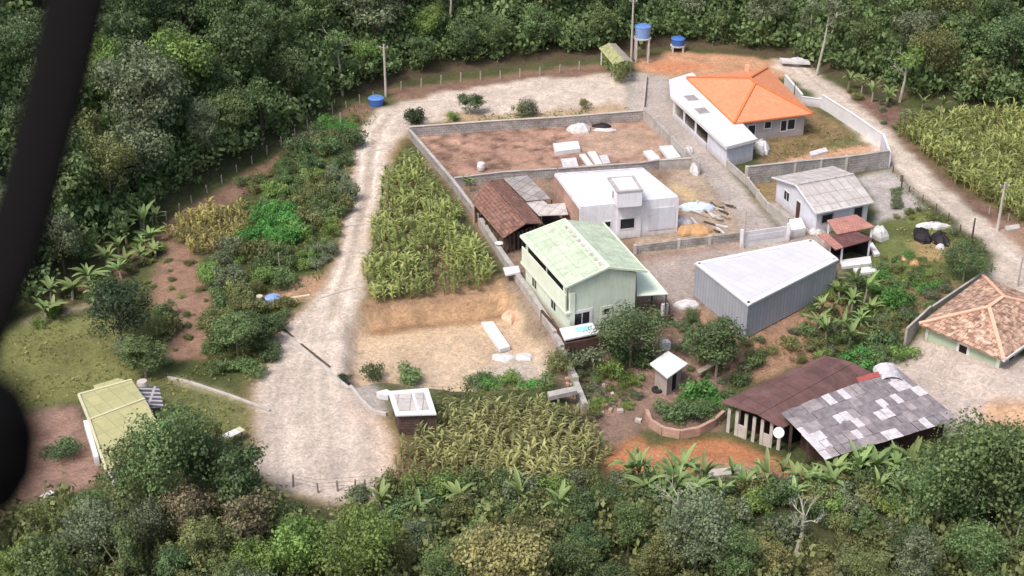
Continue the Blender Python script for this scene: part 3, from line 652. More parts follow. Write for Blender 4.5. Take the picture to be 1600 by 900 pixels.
# --- warehouse
wz = 3.6
hq = [W(1084, 411, wz), W(1169, 478, wz), W(1311, 406, wz), W(1268, 374, wz)]
h = thing('warehouse', base_of(hq), 'large blue-grey metal-clad warehouse with lavender-white flat roof', 'warehouse')
iw = inset(hq, .12); mb = MB(); mb.prism(iw, .1, wz-.08); mb.build('wall', M['cladding'], h)
mb = MB(); mb.plate([p for p in hq], .1, udir=hq[2]-hq[1]); rf = mb.build('roof', M['lav_roof'], h)
mb = MB()
for i in range(4):
    a, b = inset(hq, .25)[i]+Z*(wz+.003), inset(hq, .25)[(i+1) % 4]+Z*(wz+.003); mb.bar(a, b, .5, .07)
mb.build('roof_edging', M['white'], rf)
for i, t in ((0, 0), (1, 0), (1, .35), (1, .7), (1, 1), (0, .5)):
    p = lerp(iw[i], iw[(i+1) % 4], t); c = base_of(iw); p = p+(c-p).normalized()*.3; mb = MB(); mb.box((p.x, p.y, -1.0), (.3, .3, 2.2)); mb.build('support_post', M['conc_pale'], h)
mb = MB(); mb.prism(inset(hq, .7), -1.8, .08); mb.build('foundation', M['orange_soil'], h)

# --- white-grey gabled house right
ja, jr, jf = 2.7, 3.9, 2.7
jq = [W(1206, 277, ja), W(1275, 334, jf), W(1366, 316, jf), W(1302, 259, ja)]
jr0, jr1 = W(1243, 289, jr), W(1334, 272, jr)
h = thing('house', base_of(jq), 'small white-walled house with weathered pale grey sheet roof behind the retaining wall', 'house')
wj = inset(jq, .45)
mb = MB(); # gable at left side: order L0,L1 = eave side
gable_walls(mb, [wj[3], wj[0], wj[1], wj[2]], jr-.15, 0, ja-.05, jr1, jr0); mb.build('wall', M['lav_wall'], h)
mb = MB(); mb.plate([jq[3], jq[0], jr0, jr1], .08); mb.plate([jr1, jr0, jq[1], jq[2]], .08); rf = mb.build('roof', M['fibro'], h)
ridge_bar(rf, [(jr0, jr1)], M['fibro'], .3, .08); ridge_bar(rf, [(jq[0]-Z*.1, jr0-Z*.1), (jr0-Z*.1, jq[1]-Z*.1), (jq[1]-Z*.1, jq[2]-Z*.1)], M['white'], .12, .16, 'fascia')
A, B = wj[0], wj[1]
opening(h, A, B, u_at(A, B, 1230, 305, 1.6), 1.1, 1.1, 2.1, bars=1); opening(h, A, B, u_at(A, B, 1248, 332, 1.1), .9, .05, 2.1, 'door', pane='brown_wall', fw=.06)
A, B = wj[1], wj[2]; opening(h, A, B, 1.3, 1.3, 1.2, 2.1, frame='grey_wall'); opening(h, A, B, ulen(A, B)-1.2, 1.0, .8, 2.2, frame='grey_wall')
# porch roofs
kq = [W(1292, 344, 2.5), W(1338, 335, 2.5), W(1367, 354, 2.3), W(1308, 366, 2.3)]
h = thing('porch', base_of(kq), 'salmon tiled porch roof in front of the small white-walled house', 'porch')
mb = MB(); mb.plate(kq, .1); mb.build('roof', M['salmon'], h)
for p in inset(kq, .2): mb = MB(); mb.box((p.x, p.y, 1.1), (.18, .18, 2.2)); mb.build('post', M['white_wall'], h)
kq = [W(1293, 371, 2.15), W(1334, 360, 2.15), W(1366, 373, 2.0), W(1316, 387, 2.0)]
h = thing('car_shelter', base_of(kq), 'dark maroon tiled shelter with pink edge just below the salmon porch', 'shelter')
mb = MB(); mb.plate(kq, .1); rf = mb.build('roof', M['maroon2'], h)
mb = MB(); mb.plate([W(1277, 366, 2.2), W(1292, 364, 2.2), W(1318, 386, 2.05), W(1306, 390, 2.05)], .1); mb.build('roof_border', M['salmon'], h)
for p in (inset(kq, .25)[i] for i in range(4)): mb = MB(); mb.box((p.x, p.y, 1.0), (.18, .18, 2.0)); mb.build('post', M['white_wall'], h)
mb = MB(); iq = inset(kq, .3); mb.bar(iq[0], iq[3] if False else iq[1], .12, 1.9); mb.bar(iq[1], iq[2], .12, 1.9); mb.build('back_wall', M['dark'], h)

# --- tiled hip house bottom right
pz = 1.4; bz = -1.5; pr = pz+1.7
pq = [W(1436, 506, pz), W(1568, 562, pz), W(1672, 488, pz), W(1536, 431, pz)]  # W S E N
pr0, pr1 = W(1545, 480, pr), W(1568, 464, pr)
h = thing('house', base_of(pq, bz), 'low house with mottled terracotta hipped roof and dull green walls in the bottom right', 'house')
wp = inset(pq, .6); mb = MB(); mb.prism(wp, bz-.3, pz-.12); mb.build('wall', M['green_wall2'], h)
mb = MB(); mb.poly([pq[0], pq[1], pr0]); mb.poly([pq[1], pq[2], pr1, pr0]); mb.poly([pq[2], pq[3], pr1]); mb.poly([pq[3], pq[0], pr0, pr1])
for i in range(4): a, b = pq[i], pq[(i+1) % 4]; mb.poly([a, a-Z*.16, b-Z*.16, b])
mb.poly([p-Z*.16 for p in pq][::-1]); rf = mb.build('roof', M['terra'], h)
ridge_bar(rf, [(pq[0], pr0), (pq[1], pr0), (pr0, pr1), (pq[3], pr1), (pq[2], pr1)], M['terra_ridge'], .34, .14)
mb = MB(); mb.bar(pq[1]-Z*.2, pq[2]-Z*.2, .25, .2); mb.build('gutter', M['white'], rf)
A, B = wp[0], wp[1]; opening(h, A, B, u_at(A, B, 1504, 553, -.4), .8, bz+.05, .75, 'door', pane='dark', fw=.25)
opening(h, wp[1], wp[2], 2.2, 1.0, -.4, .7); opening(h, wp[1], wp[2], 5.2, 1.0, -.4, .7)
mb = MB(); n = (B-A).normalized(); on = Vector((n.y, -n.x, 0)); mb.bar(A+on*.6-n*1.6+Z*bz, B+on*.6+n*.5+Z*bz, 1.1, .22); mb.build('plinth', M['conc'], h)
for p in (A+n*.1, B-n*.1): mb = MB(); mb.box((p.x+on.x*.03, p.y+on.y*.03, -.2), (.3, .15, 2.6), math.atan2(n.y, n.x)); mb.build('corner_pilaster', M['green_band'], h)
mb = MB(); mb.bar(W(1412, 548, bz), W(1450, 512, bz), .2, 2.4); mb.bar(W(1452, 510, bz), W(1532, 455, bz), .2, 2.2); tag(mb.build('boundary_wall', M['conc']), 'grey rendered wall around the left side of the terracotta-roofed house', 'wall')

# --- maroon barn and patchwork shed
g0 = -1.5
bq = [W(1125, 628, 1.6), W(1222, 669, 1.1), W(1380, 592, 1.3), W(1288, 555, 1.8)]
h = thing('barn', base_of(bq, g0), 'long barn with dull maroon metal roof and open stalls at its left end', 'barn')
m0, m1 = lerp(bq[0], bq[1], .62)+Z*.35, lerp(bq[3], bq[2], .5)+Z*.45
mb = MB(); mb.plate([bq[0], m0, m1, bq[3]], .08, udir=m1-m0); mb.plate([m0-Z*.05, bq[1], bq[2], m1-Z*.05], .08, udir=m1-m0); rf = mb.build('roof', M['maroon'], h)
ib = inset(bq, .5)
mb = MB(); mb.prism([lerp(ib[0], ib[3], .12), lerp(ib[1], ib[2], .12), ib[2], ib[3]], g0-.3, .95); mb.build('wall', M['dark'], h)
for k, t in enumerate((0, .16, .34, .5, .66, .84, 1)):
    p = lerp(ib[0], ib[1], t); mb = MB(); mb.box((p.x, p.y, g0+1.2), (.3, .12, 2.5), -.7); mb.build('post', M['conc_pale'], h)
for t in (.25, .75): p = lerp(ib[0], ib[1], t); mb = MB(); mb.box((p.x, p.y, g0+.6), (.9, .1, 1.2), -.7); mb.build('stall_door', M['conc_pale'], h)
mb = MB(); c = W(1217, 676, .9); dn = Vector((-.35, -.75, .55)).normalized(); mb.tube(c, c+dn*.05, .42, .46, 16); mb.tube(c, c-dn*.35-Z*.5, .04, .04, 6); mb.tube(c, c+dn*.4, .02, .02, 4); tag(mb.build('dish', M['white']), 'white satellite dish at the corner between the maroon barn and patchwork shed', 'dish')
rq = [W(1220, 648, 2.0), W(1288, 718, 1.1), W(1497, 655, 1.2), W(1402, 578, 2.0)]  # A D C B
h = thing('shed', base_of(rq, g0), 'large shed roofed with a patchwork of dark grey and white sheets', 'shed')
mb = MB(); NU, NV = 17, 6
white = [(840, 270), (770, 360), (800, 470), (870, 430), (900, 470), (915, 530), (930, 570), (1075, 340), (1180, 330), (1060, 420), (1110, 440), (650, 570), (720, 590), (690, 560), (580, 570), (610, 620), (660, 670), (1120, 530), (1160, 590), (1190, 640), (1160, 220), (1210, 255), (1280, 255), (1350, 540), (1160, 250), (700, 650)]
hits = set()
for x, y in white:
    px, py = 1110+x/4, 540+y/4; best = None
    for i in range(NU):
        for j in range(NV):
            p = lerp(lerp(rq[0], rq[3], (i+.5)/NU), lerp(rq[1], rq[2], (i+.5)/NU), (j+.5)/NV); q_ = proj(*p); dd = (q_[0]-px)**2+(q_[1]-py)**2
            if best is None or dd < best[0]: best = (dd, i, j)
    hits.add(best[1:])
rs = random.Random(4)
for j in range(NV):
    off = rs.uniform(-.3, .3)
    for i in range(NU):
        a, b = max(0, (i+off*(i > 0)+rs.uniform(-.08, .08))/NU), min(1, (i+1+off*(i < NU-1)+rs.uniform(-.05, .05))/NU)
        c, d = j/NV-.02*rs.random(), (j+1)/NV+.015
        if (i+j*.6 > 19.0): continue
        P = [lerp(lerp(rq[0], rq[3], s), lerp(rq[1], rq[2], s), t) for s, t in ((a, c), (a, d), (b, d), (b, c))]
        lift = .02+.05*rs.random()+(NV-j)*.025
        mi = 2 if (i, j) in hits else (1 if rs.random() < .35 else 0)
        mb.plate([p+Z*lift for p in P], .02, mi)
mb.build('roof', [M['grey_sheet'], M['grey_sheet2'], M['white_sheet']], h)
ir = inset(rq, .7)
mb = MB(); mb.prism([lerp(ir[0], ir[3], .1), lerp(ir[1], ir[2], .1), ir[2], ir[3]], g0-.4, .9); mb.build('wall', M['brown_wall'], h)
for t in (0, .5, 1): p = lerp(ir[0], ir[1], t); mb = MB(); mb.box((p.x, p.y, g0+1.2), (.2, .2, 2.8)); mb.build('post', M['dkwood'], h)
mb = MB(); mb.plate([W(1338, 590, 2.2), W(1372, 580, 2.2), W(1376, 588, 2.2), W(1342, 597, 2.2)], .05); tag(mb.build('metal_sheet', M['red_sheet']), 'narrow red metal sheet lying between the maroon roof and patchwork roof', 'metal sheet')
mb = MB(); c = W(1389, 582, 2.1)
for k in range(6):
    a0, a1 = math.pi*k/6, math.pi*(k+1)/6
    P = lambda a, y: Vector((c.x-math.cos(a)*1.1, c.y+y, 1.7+math.sin(a)*.7)); mb.poly([P(a0, -1.2), P(a1, -1.2), P(a1, 1.2), P(a0, 1.2)])
tag(mb.build('curved_sheet', M['white_sheet']), 'curved pale sheet arched over the top corner of the patchwork roof', 'metal sheet')

# --- white hut
sz = .8
q4 = [W(1015, 568, sz), W(1043, 591, sz), W(1075, 568, sz), W(1044, 548, sz)]
h = thing('hut', base_of(q4, g0), 'small square hut with white diamond-shaped flat roof in the garden', 'hut')
mb = MB(); mb.plate(q4, .12); mb.build('roof', M['white'], h)
mb = MB(); iq = inset(q4, .45); mb.prism(iq, g0-.3, sz-.12); mb.build('wall', M['grey_wall'], h)
opening(h, iq[1], iq[2], ulen(iq[1], iq[2])*.5, .7, g0+.05, .3, 'door', frame='grey_wall', pane='dark')
mb = MB(); p = G(1039, 546); mb.box((p.x, p.y, p.z+.4), (.8, .7, .8), .3); tag(mb.build('white_crate', M['white']), 'small white box standing behind the diamond-roofed hut', 'box')
p = G(1027, 612); mb = MB(); mb.lathe((p.x, p.y, p.z), [(.25, .0), (.5, .03), (.52, .14), (.5, .25), (.26, .27), (.22, .1)], 18); tag(mb.build('tyre', M['rubber'], None, True), 'dark tyre lying on the ground left of the small hut', 'tyre')

# --- small box building by the turnaround
tz = 2.1
q4 = [W(606, 611, tz), W(618, 649, tz), W(682, 647, tz), W(669, 606, tz)]
h = thing('kiosk', base_of(q4), 'small dark brick cabin with white roof and grey panels beside the dirt turnaround', 'cabin')
mb = MB(); mb.plate(q4, .12); rf = mb.build('roof', M['white'], h)
for a0, a1 in ((.12, .55), (.62, .86)):
    P = [lerp(lerp(q4[0], q4[3], s), lerp(q4[1], q4[2], s), t)+Z*.02 for s, t in ((a0, .16), (a0, .84), (a1, .84), (a1, .16))]
    mb = MB(); mb.plate(P, .015); mb.build('roof_panel', M['fibro'], rf)
mb = MB(); iq = inset(q4, .3); mb.prism(iq, -.1, tz-.12); mb.build('wall', M['darkbrick'], h)
opening(h, iq[1], iq[2], 2.6, .8, .05, 1.7, 'door', frame='dkwood', pane='dkwood')
mb = MB(); mb.plate([W(588, 612, .5), W(604, 608, .5), W(612, 612, .5), W(606, 618, .5), W(592, 616, .5)], .5); tag(mb.build('sink_block', M['white']), 'white washing block against the left side of the brick cabin', 'sink')
mb = MB(); pts = [G(548, 606), G(565, 628), G(583, 646), G(604, 650)]
for a, b in zip(pts, pts[1:]): mb.bar(a, b, .22, .3)
tag(mb.build('low_kerb', M['conc_pale']), 'pale kerb curving around the grey pad beside the brick cabin', 'kerb')

# --- yellow-green house left
yz = 2.9
yq = [W(123, 617, yz), W(166, 735, yz), W(262, 690, yz), W(206, 594, yz)]
yr0, yr1 = lerp(yq[0], yq[1], .42)+Z*.5, lerp(yq[3], yq[2], .40)+Z*.5
h = thing('house', base_of(yq), 'house with yellow-green roof half hidden by a big tree', 'house')
wy = inset(yq, .5); mb = MB(); mb.prism(wy, -.1, yz-.1); mb.build('wall', M['white_wall'], h)
mb = MB(); mb.plate([yq[0], yr0, yr1, yq[3]], .1); mb.plate([yr0, yq[1], yq[2], yr1], .1); mb.plate([W(146, 602, yz-.1), W(184, 591, yz-.1), W(206, 596, yz-.1), W(204, 604, yz-.1), W(150, 614, yz-.1)], .08); rf = mb.build('roof', M['yellowroof'], h)
ridge_bar(rf, [(yq[0]-Z*.1, yr0-Z*.1), (yr0-Z*.1, yq[1]-Z*.1), (yq[0]-Z*.1, yq[3]-Z*.1)], M['yellow_trim'], .2, .2, 'fascia')
ridge_bar(rf, [(yr0, yr1)], M['yellow_trim'], .2, .06)
opening(h, wy[0], wy[1], 2.4, 1.2, 1.0, 2.1); opening(h, wy[0], wy[1], 5.4, 1.2, 1.0, 2.1)
mb = MB(); mb.plate([W(198, 606, 2.7), W(248, 603, 2.6), W(256, 636, 2.4), W(208, 640, 2.6)], .06, udir=(1, .0, 0)); mb.build('lean_to_roof', M['solar'], h)
mb = MB()
for px, py in ((244, 606), (250, 632)): p = W(px, py, 2.3); mb.box((p.x, p.y, 1.15), (.15, .15, 2.3))
mb.build('post', M['wood'], h)
mb = MB(); mb.bar(G(136, 672), G(153, 728), .35, .9); tag(mb.build('low_wall', M['white_wall']), 'narrow white wall along the left side of the yellow-green roofed house', 'wall')
p = W(222, 597, 2.8); mb = MB(); mb.lathe((p.x, p.y, 0), [(.5, 0), (.5, 2.6), (.42, 2.9)], 14); tag(mb.build('water_drum', M['conc_pale'], None, True), 'pale round water drum behind the dark lean-to of the yellow-green house', 'drum')
# narrow trough roof
h = thing('seedling_bench', G(362, 684), 'narrow white sectioned bench roof slanting on the grass beside the turnaround', 'bench')
a, b = W(343, 686, .9), W(379, 669, .9); d = (b-a); n = Vector((-d.y, d.x, 0)).normalized()*.38
for k in range(5):
    mb = MB(); p = a+d*(k/5+.01); q_ = a+d*((k+1)/5-.01); mb.plate([p-n, q_-n, q_+n, p+n], .06); mb.build('panel', M['white'] if k < 4 else M['yellow_trim'], h)
for t in (.05, .95): p = a+d*t; mb = MB(); mb.box((p.x, p.y, .4), (.1, .5, .85)); mb.build('leg', M['wood'], h)

# --- mossy kiosk top
h = thing('bus_shelter', W(960, 100), 'small shelter with mossy yellow-green gabled roof by the top bend', 'shelter')
P = [W(936, 75, 2.2), W(951, 67, 3.0), W(976, 94, 3.0), W(958, 101, 2.2)]
mb = MB(); mb.plate(P[::1], .1); mb.build('roof', M['moss'], h)
mb = MB(); mb.plate([P[1], W(962, 68, 2.4), W(990, 97, 2.4), P[2]], .1); mb.build('roof_slope', M['post'], h)
for px, py, zz in ((940, 77, 2.2), (959, 99, 2.2), (985, 96, 2.3)): p = W(px, py, zz); mb = MB(); mb.box((p.x, p.y, zz/2-.1), (.15, .15, zz-.1)); mb.build('post', M['white_wall'], h)

# ================================================================== WALLS
def wall(name, pts, ht, mat, label, th=.2, cap=None, pil=None, z0=None):
    h = thing(name, pts[0], label, 'wall'); mb = MB(); pb = []
    for a, b in zip(pts, pts[1:]):
        n = max(1, int((b-a).length/3))
        for k in range(n):
            p, q_ = lerp(a, b, k/n), lerp(a, b, (k+1)/n); z = min(gz(p), gz(q_))-.3 if z0 is None else z0
            zt = (gz(a)+(gz(b)-gz(a))*(k+.5)/n)+ht if z0 is None else z0+ht
            mb.bar(Vector((p.x, p.y, z)), Vector((q_.x, q_.y, z)), th, zt-z)
            if pil and k % pil == 0: pb.append((p, zt))
    mb.build('wall_face', mat, h)
    if pb:
        mb = MB()
        for p, zt in pb: mb.box((p.x, p.y, zt-ht/2+.06), (.3, .34, ht+.1), .1)
        mb.build('pilaster', M['conc_pale'], h)
    if cap:
        mb = MB()
        for a, b in zip(pts, pts[1:]): mb.bar(Vector((a.x, a.y, gz(a)+ht+.003)), Vector((b.x, b.y, gz(b)+ht+.003)), th+.12, .07)
        mb.build('coping', cap, h)
    return h
wall('perimeter_wall', [W(640, 214), W(760, 205), W(880, 197), W(1006, 188)], 1.25, M['block'], 'grey block wall along the top of the brown walled lot', .25, M['conc_pale'])
wall('perimeter_wall', [W(640, 215), W(708, 294), W(750, 350)], 1.0, M['block'], 'grey block wall down the left side of the brown walled lot', .25, M['conc'])
wall('perimeter_wall', [W(751, 352), W(784, 405), W(830, 470), W(868, 530), W(900, 590), W(915, 625)], .9, M['conc'], 'long weathered concrete wall running down between the dirt lot and the green house', .5)
wall('perimeter_wall', [W(1006, 188), W(1050, 232), W(1092, 274)], 1.5, M['conc'], 'grey panelled wall between the brown lot and the sloping lane', .2, None, 1)
wall('partition_wall', [W(710, 292), W(790, 283), W(870, 277)], 1.1, M['block'], 'grey block wall between the brown lot and the brown tiled shed', .2, M['conc'])
wall('partition_wall', [W(872, 277), W(1000, 268), W(1030, 264)], 1.1, M['block'], 'grey block wall directly behind the white flat-roofed house', .2, M['conc'])
wall('partition_wall', [W(1030, 266), W(1088, 262)], 1.2, M['conc'], 'short grey wall with white panels leaning above it, beside the lane', .2, M['conc_pale'])
wall('retaining_wall', [W(1165, 288), W(1240, 280), W(1320, 271), W(1386, 262)], 2.1, M['block'], 'tall grey retaining wall with pilasters below the orange-roofed house yard', .25, M['conc'], 1)
wall('stub_wall', [W(1136, 262), W(1168, 290), W(1200, 330), W(1232, 352)], .9, M['conc'], 'stepped grey wall along the right side of the lane down to the white gate', .2, None, 1)
wall('yard_wall', [W(992, 397), W(1060, 388), W(1156, 377)], .95, M['block'], 'rough pale block wall with posts below the white flat-roofed house', .2, None, 1)
wall('white_wall', [W(1283, 168), W(1330, 198), W(1376, 231)], 1.7, M['white'], 'long white wall between the orange-roofed house yard and the dirt road', .2, M['white'])
wall('white_wall', [W(1226, 132), W(1252, 162)], 1.3, M['white'], 'short white wall just right of the orange hipped roof', .2, M['white'])
wall('white_wall', [W(1252, 163), W(1283, 168)], 1.1, M['lav_wall'], 'low pale wall joining the two white walls right of the orange roof', .2, M['white'])
wall('corner_wall', [W(1377, 231), W(1388, 262)], 1.9, M['lav_wall'], 'pale end wall at the right corner of the grey retaining wall', .3)
wall('garden_wall', [W(1042, 488), W(1092, 548)], .5, M['conc_pale'], 'narrow pale diagonal wall between the two dark garden trees', .2)
wall('curb_wall', [W(975, 118), W(1010, 122), W(1004, 186)], .5, M['conc_pale'], 'low concrete edge wall around the top corner of the lane', .15)
# curved stone bed wall
pts = [G(1010, 652), G(1016, 668), G(1035, 680), G(1062, 685), G(1092, 680), G(1115, 668), G(1130, 655)]
wall('stone_wall', pts, .8, M['pink_brick'], 'curved low brick wall around the planted bed above the red earth', .3)
# gate
h = thing('gate', W(1158, 386), 'white sliding gate with grey centre panel at the bottom of the lane', 'gate')
a, b = W(1159, 386), W(1229, 376); mb = MB(); mb.bar(a, b, .12, 1.7); mb.build('gate_leaf', M['white'], h)
d = (b-a); n = Vector((d.y, -d.x, 0)).normalized()*.07; mb = MB(); mb.bar(a+d*.12+n+Z*.6, a+d*.92+n+Z*.6, .04, .65); mb.build('gate_panel', M['lav_wall'], h)
for p in (a-d*.02, b+d*.02): mb = MB(); mb.box((p.x, p.y, 1.0), (.3, .3, 2.0)); mb.build('gate_post', M['white_wall'], h)
mb = MB(); mb.prism([W(1236, 372), W(1258, 368), W(1250, 352), W(1232, 355)], 0, .9); tag(mb.build('white_block', M['white_wall']), 'white rendered block just right of the white gate', 'block')

# ================================================================== TANKS
def tank(px, py, r, ht, z0, label, mat, lid, legs=None, crank=0):
    base = W(px, py, z0); h = thing('water_tank', Vector((base.x, base.y, z0 if not legs else gz(base))), label, 'water tank', 'blue round water tanks')
    mb = MB(); mb.lathe(base, [(r*.86, 0), (r*.93, ht*.5), (r, ht), (r*1.04, ht), (r*1.04, ht+.06)], 24); mb.build('body', mat, h, True)
    mb = MB(); mb.lathe(base+Z*(ht+.06), [(r*1.05, 0), (r*.85, .12), (r*.3, .2), (r*.28, .26)], 24); mb.build('lid', lid, h, True)
    if legs:
        mb = MB(); mb.lathe(base-Z*.15, [(r*1.1, 0), (r*1.1, .14)], 20); mb.build('platform', M['conc_pale'], h)
        for dx in (-1, 1):
            for dy in (-1, 1):
                p = base+Vector((dx*r*.75, dy*r*.75, 0)); mb = MB(); mb.tube((p.x, p.y, gz(p)-.2), (p.x, p.y, z0-.15), legs); mb.build('leg', M['conc_pale'], h)
    return h
g = G(588, 166); tank(588, 164, 1.0, .9, gz(W(588, 164))+.0, 'blue water tank on the ground at the left road bend', M['blue'], M['blue_lid'])
g = G(998, 95); tank(1004, 58, 1.1, 1.5, 3.4, 'pale blue water tank raised on a tall tower at the top of the lane', M['blue_pale'], M['blue_lid'], .16)
g = G(1058, 82); tank(1059, 70, .95, .85, gz(g)+.9, 'darker blue water tank on a low stand right of the tall tank tower', M['blue'], M['blue'], .14)
g = G(427, 472); tank(427, 472, .75, .45, g.z, 'small low blue tank beside the road in the left thicket', M['blue'], M['blue_pale'])
mb = MB(); p = G(406, 470); mb.lathe(p, [(.3, 0), (.34, .5), (.3, .55)], 14); tag(mb.build('yellow_bucket', M['yellow_trim'], None, True), 'small yellow bucket left of the low blue tank', 'bucket')
mb = MB(); a, b = G(437, 470), G(484, 463); mb.bar(a, b, .3, .12); tag(mb.build('plank', M['yellow_trim']), 'pale plank leading from the small blue tank to the road', 'plank')
tag((lambda p, mb: (mb.lathe((p.x, p.y, .9), [(.05, 0), (.42, .14), (.45, .2)], 16), mb.build('dish', M['white'], None, True))[1])(W(780, 381, 1), MB()), 'white satellite dish at the near corner of the brown tiled shed', 'dish')
tag((lambda p, mb: (mb.lathe((p.x, p.y, 0), [(.2, 0), (.42, .1), (.5, .5), (.42, .9), (.2, 1.0)], 16), mb.build('white_drum', M['white'], None, True))[1])(W(752, 266), MB()), 'round white drum in the brown lot above the tiled shed', 'drum')

# ================================================================== POLES AND FENCES
def pole(px, py, ht, r, label, mat='post', name='utility_pole', top=None, arm=True):
    p = G(px, py); h = thing(name, p, label, 'pole', None); mb = MB(); mb.tube(p-Z*.3, p+Z*ht, r, r*.7, 10); mb.build('shaft', M[mat], h)
    if arm:
        mb = MB(); mb.box((p.x, p.y, p.z+ht-.5), (1.1, .12, .12)); mb.build('crossarm', M['wood'], h)
        for dx in (-.45, 0, .45): mb = MB(); mb.lathe((p.x+dx, p.y, p.z+ht-.44), [(.05, 0), (.07, .1), (.03, .18)], 8); mb.build('insulator', M['white'], h)
    return h
pole(603, 151, 7.0, .17, 'pale concrete utility pole beside the blue tank at the left bend', 'conc_pale')
pole(1558, 361, 5.6, .16, 'pale concrete utility pole beside the right-hand crop field', 'conc_pale')
pole(1518, 377, 2.6, .12, 'short dark post on the verge of the right-hand dirt road', 'dkwood', 'wooden_post', arm=False)
pole(1408, 295, 1.6, .1, 'short dark post beside the paved yard behind the small white-walled house', 'dkwood', 'wooden_post', arm=False)
pole(1161, 388, 4.2, .08, 'thin pale pole at the left end of the white gate', 'conc_pale', 'wooden_post', arm=False)
pole(1590, 447, 3.2, .1, 'thin grey post behind the terracotta-roofed house', 'conc', 'wooden_post', arm=False)
pole(986, 97, 9.0, .16, 'tall pale pole rising behind the raised blue tank', 'conc_pale')
pole(533, 205, 2.4, .09, 'thin pale post among the bushes left of the road', 'post', 'wooden_post', arm=False)
pole(1240, 158, 2.6, .07, 'thin post behind the low pale wall right of the orange roof', 'dkwood', 'wooden_post', arm=False)
pole(438, 432, 2.6, .06, 'thin grey pipe standing in the left thicket above the small blue tank', 'post', 'wooden_post', arm=False)
def fence(ppts, step, ht, label, r=.08, wires=2, mat='post'):
    P = [G(*p) for p in ppts]; h = thing('wire_fence', P[0], label, 'fence'); pos = []
    for a, b in zip(P, P[1:]):
        n = max(1, round((b-a).length/step))
        for k in range(n): q_ = lerp(a, b, k/n); pos.append(Vector((q_.x, q_.y, gz(q_))))
    pos.append(P[-1])
    for p in pos:
        mb = MB(); t = Vector((random.uniform(-.06, .06), random.uniform(-.06, .06), ht*random.uniform(.85, 1.1))); mb.tube(p-Z*.2, p+t, r, r*.85, 6); mb.build('post', M[mat], h)
    mb = MB()
    for k in range(wires):
        for a, b in zip(pos, pos[1:]): mb.tube(a+Z*ht*(.5+.35*k), b+Z*ht*(.5+.35*k), .012, n=3)
    mb.build('wire', M['dkwood'], h); return h
fence([(627, 141), (720, 128), (813, 121), (905, 110)], 2.5, 1.2, 'row of pale fence posts along the forest above the upper road', .11)
fence([(583, 155), (520, 178), (440, 228), (370, 270), (300, 318), (240, 358)], 2.6, 1.1, 'row of fence posts between the left forest and the brown strip')
fence([(1395, 270), (1420, 300), (1462, 330), (1500, 362), (1535, 400), (1548, 425)], 2.4, .9, 'wire fence along the left side of the right-hand dirt road', .07, mat='dkwood')
fence([(1545, 335), (1575, 345), (1640, 365)], 2.0, 1.0, 'short wire fence at the foot of the right-hand crop field', .07)
fence([(458, 762), (497, 770), (528, 768), (555, 766), (570, 764), (598, 766)], 1.6, 1.0, 'short brown fence along the bottom edge of the dirt turnaround', .09, 3, 'wood')
fence([(660, 614), (740, 606), (850, 604)], 2.2, .8, 'low fence of small posts along the bottom of the dirt lot', .06)
fence([(900, 628), (925, 660), (945, 694)], 1.2, .9, 'leaning fence posts between the olive crop field and the rubble garden', .07, mat='wood')
# water bars / drains across the road
for pts, label, w_ in (([(573, 238), (612, 233)], 'pale concrete water bar across the upper part of the left road', .28), ([(539, 352), (557, 350)], 'white concrete block at the left end of the middle road drain', .8), ([(557, 350), (580, 352)], 'thin concrete drain across the middle of the left road', .16), ([(500, 467), (535, 456), (562, 449)], 'thin pale drain crossing the road above the turnaround', .22), ([(439, 520), (470, 546), (510, 578), (545, 608)], 'long concrete drainage channel crossing the dirt turnaround diagonally', .3), ([(626, 162), (658, 160), (690, 158)], 'thin drain line across the upper road near the bend', .2)):
    mb = MB(); P = [G(*p) for p in pts]
    for a, b in zip(P, P[1:]): mb.bar(a-Z*.05, b-Z*.05, w_, .14)
    tag(mb.build('road_drain', M['conc_pale']), label, 'drain')
mb = MB(); P = [G(441, 517), G(472, 543), G(512, 575), G(546, 604)]
for a, b in zip(P, P[1:]): mb.bar(a-Z*.06+Vector((.15, .15, 0)), b-Z*.06+Vector((.15, .15, 0)), .22, .1)
tag(mb.build('drain_gutter', M['dkwood']), 'dark gutter running along the diagonal drainage channel', 'gutter')
mb = MB(); P = [G(262, 592), G(300, 600), G(360, 620), G(422, 643)]
for a, b in zip(P, P[1:]): mb.bar(a, b, .25, .18)
tag(mb.build('path_edge', M['conc_pale']), 'pale kerb along the grassy path from the yellow-green house to the turnaround', 'kerb')

# ================================================================== LOOSE THINGS
def slab(ppts, zt, t, mat, name, label, cat, group=None):
    mb = MB(); mb.plate([Vector((W(*p, zt).x, W(*p, zt).y, zt)) for p in ppts], t); return tag(mb.build(name, M[mat]), label, cat, group)
slab([(864, 224), (903, 220), (907, 232), (868, 237)], .5, .5, 'white', 'white_slab', 'large white flat panel stack lying alone in the brown walled lot', 'panel')
slab([(905, 241), (914, 240), (928, 259), (920, 261)], .3, .25, 'white', 'white_slab', 'narrow white panel behind the flat-roofed house, leftmost of three', 'panel')
slab([(918, 237), (930, 236), (941, 256), (931, 257)], .35, .3, 'white', 'white_slab', 'white panel in the middle of the three behind the flat-roofed house', 'panel')
slab([(936, 243), (948, 241), (954, 254), (942, 256)], .25, .2, 'tarp', 'white_slab', 'short crumpled white panel, rightmost of the three behind the flat-roofed house', 'panel')
slab([(1005, 236), (1018, 234), (1032, 247), (1018, 251)], .5, .4, 'white', 'white_slab', 'thick white panel lying against the short wall beside the lane', 'panel')
slab([(1030, 228), (1050, 227), (1064, 245), (1045, 248)], .5, .4, 'white', 'white_slab', 'white bath-shaped panel right at the corner of the brown lot', 'panel')
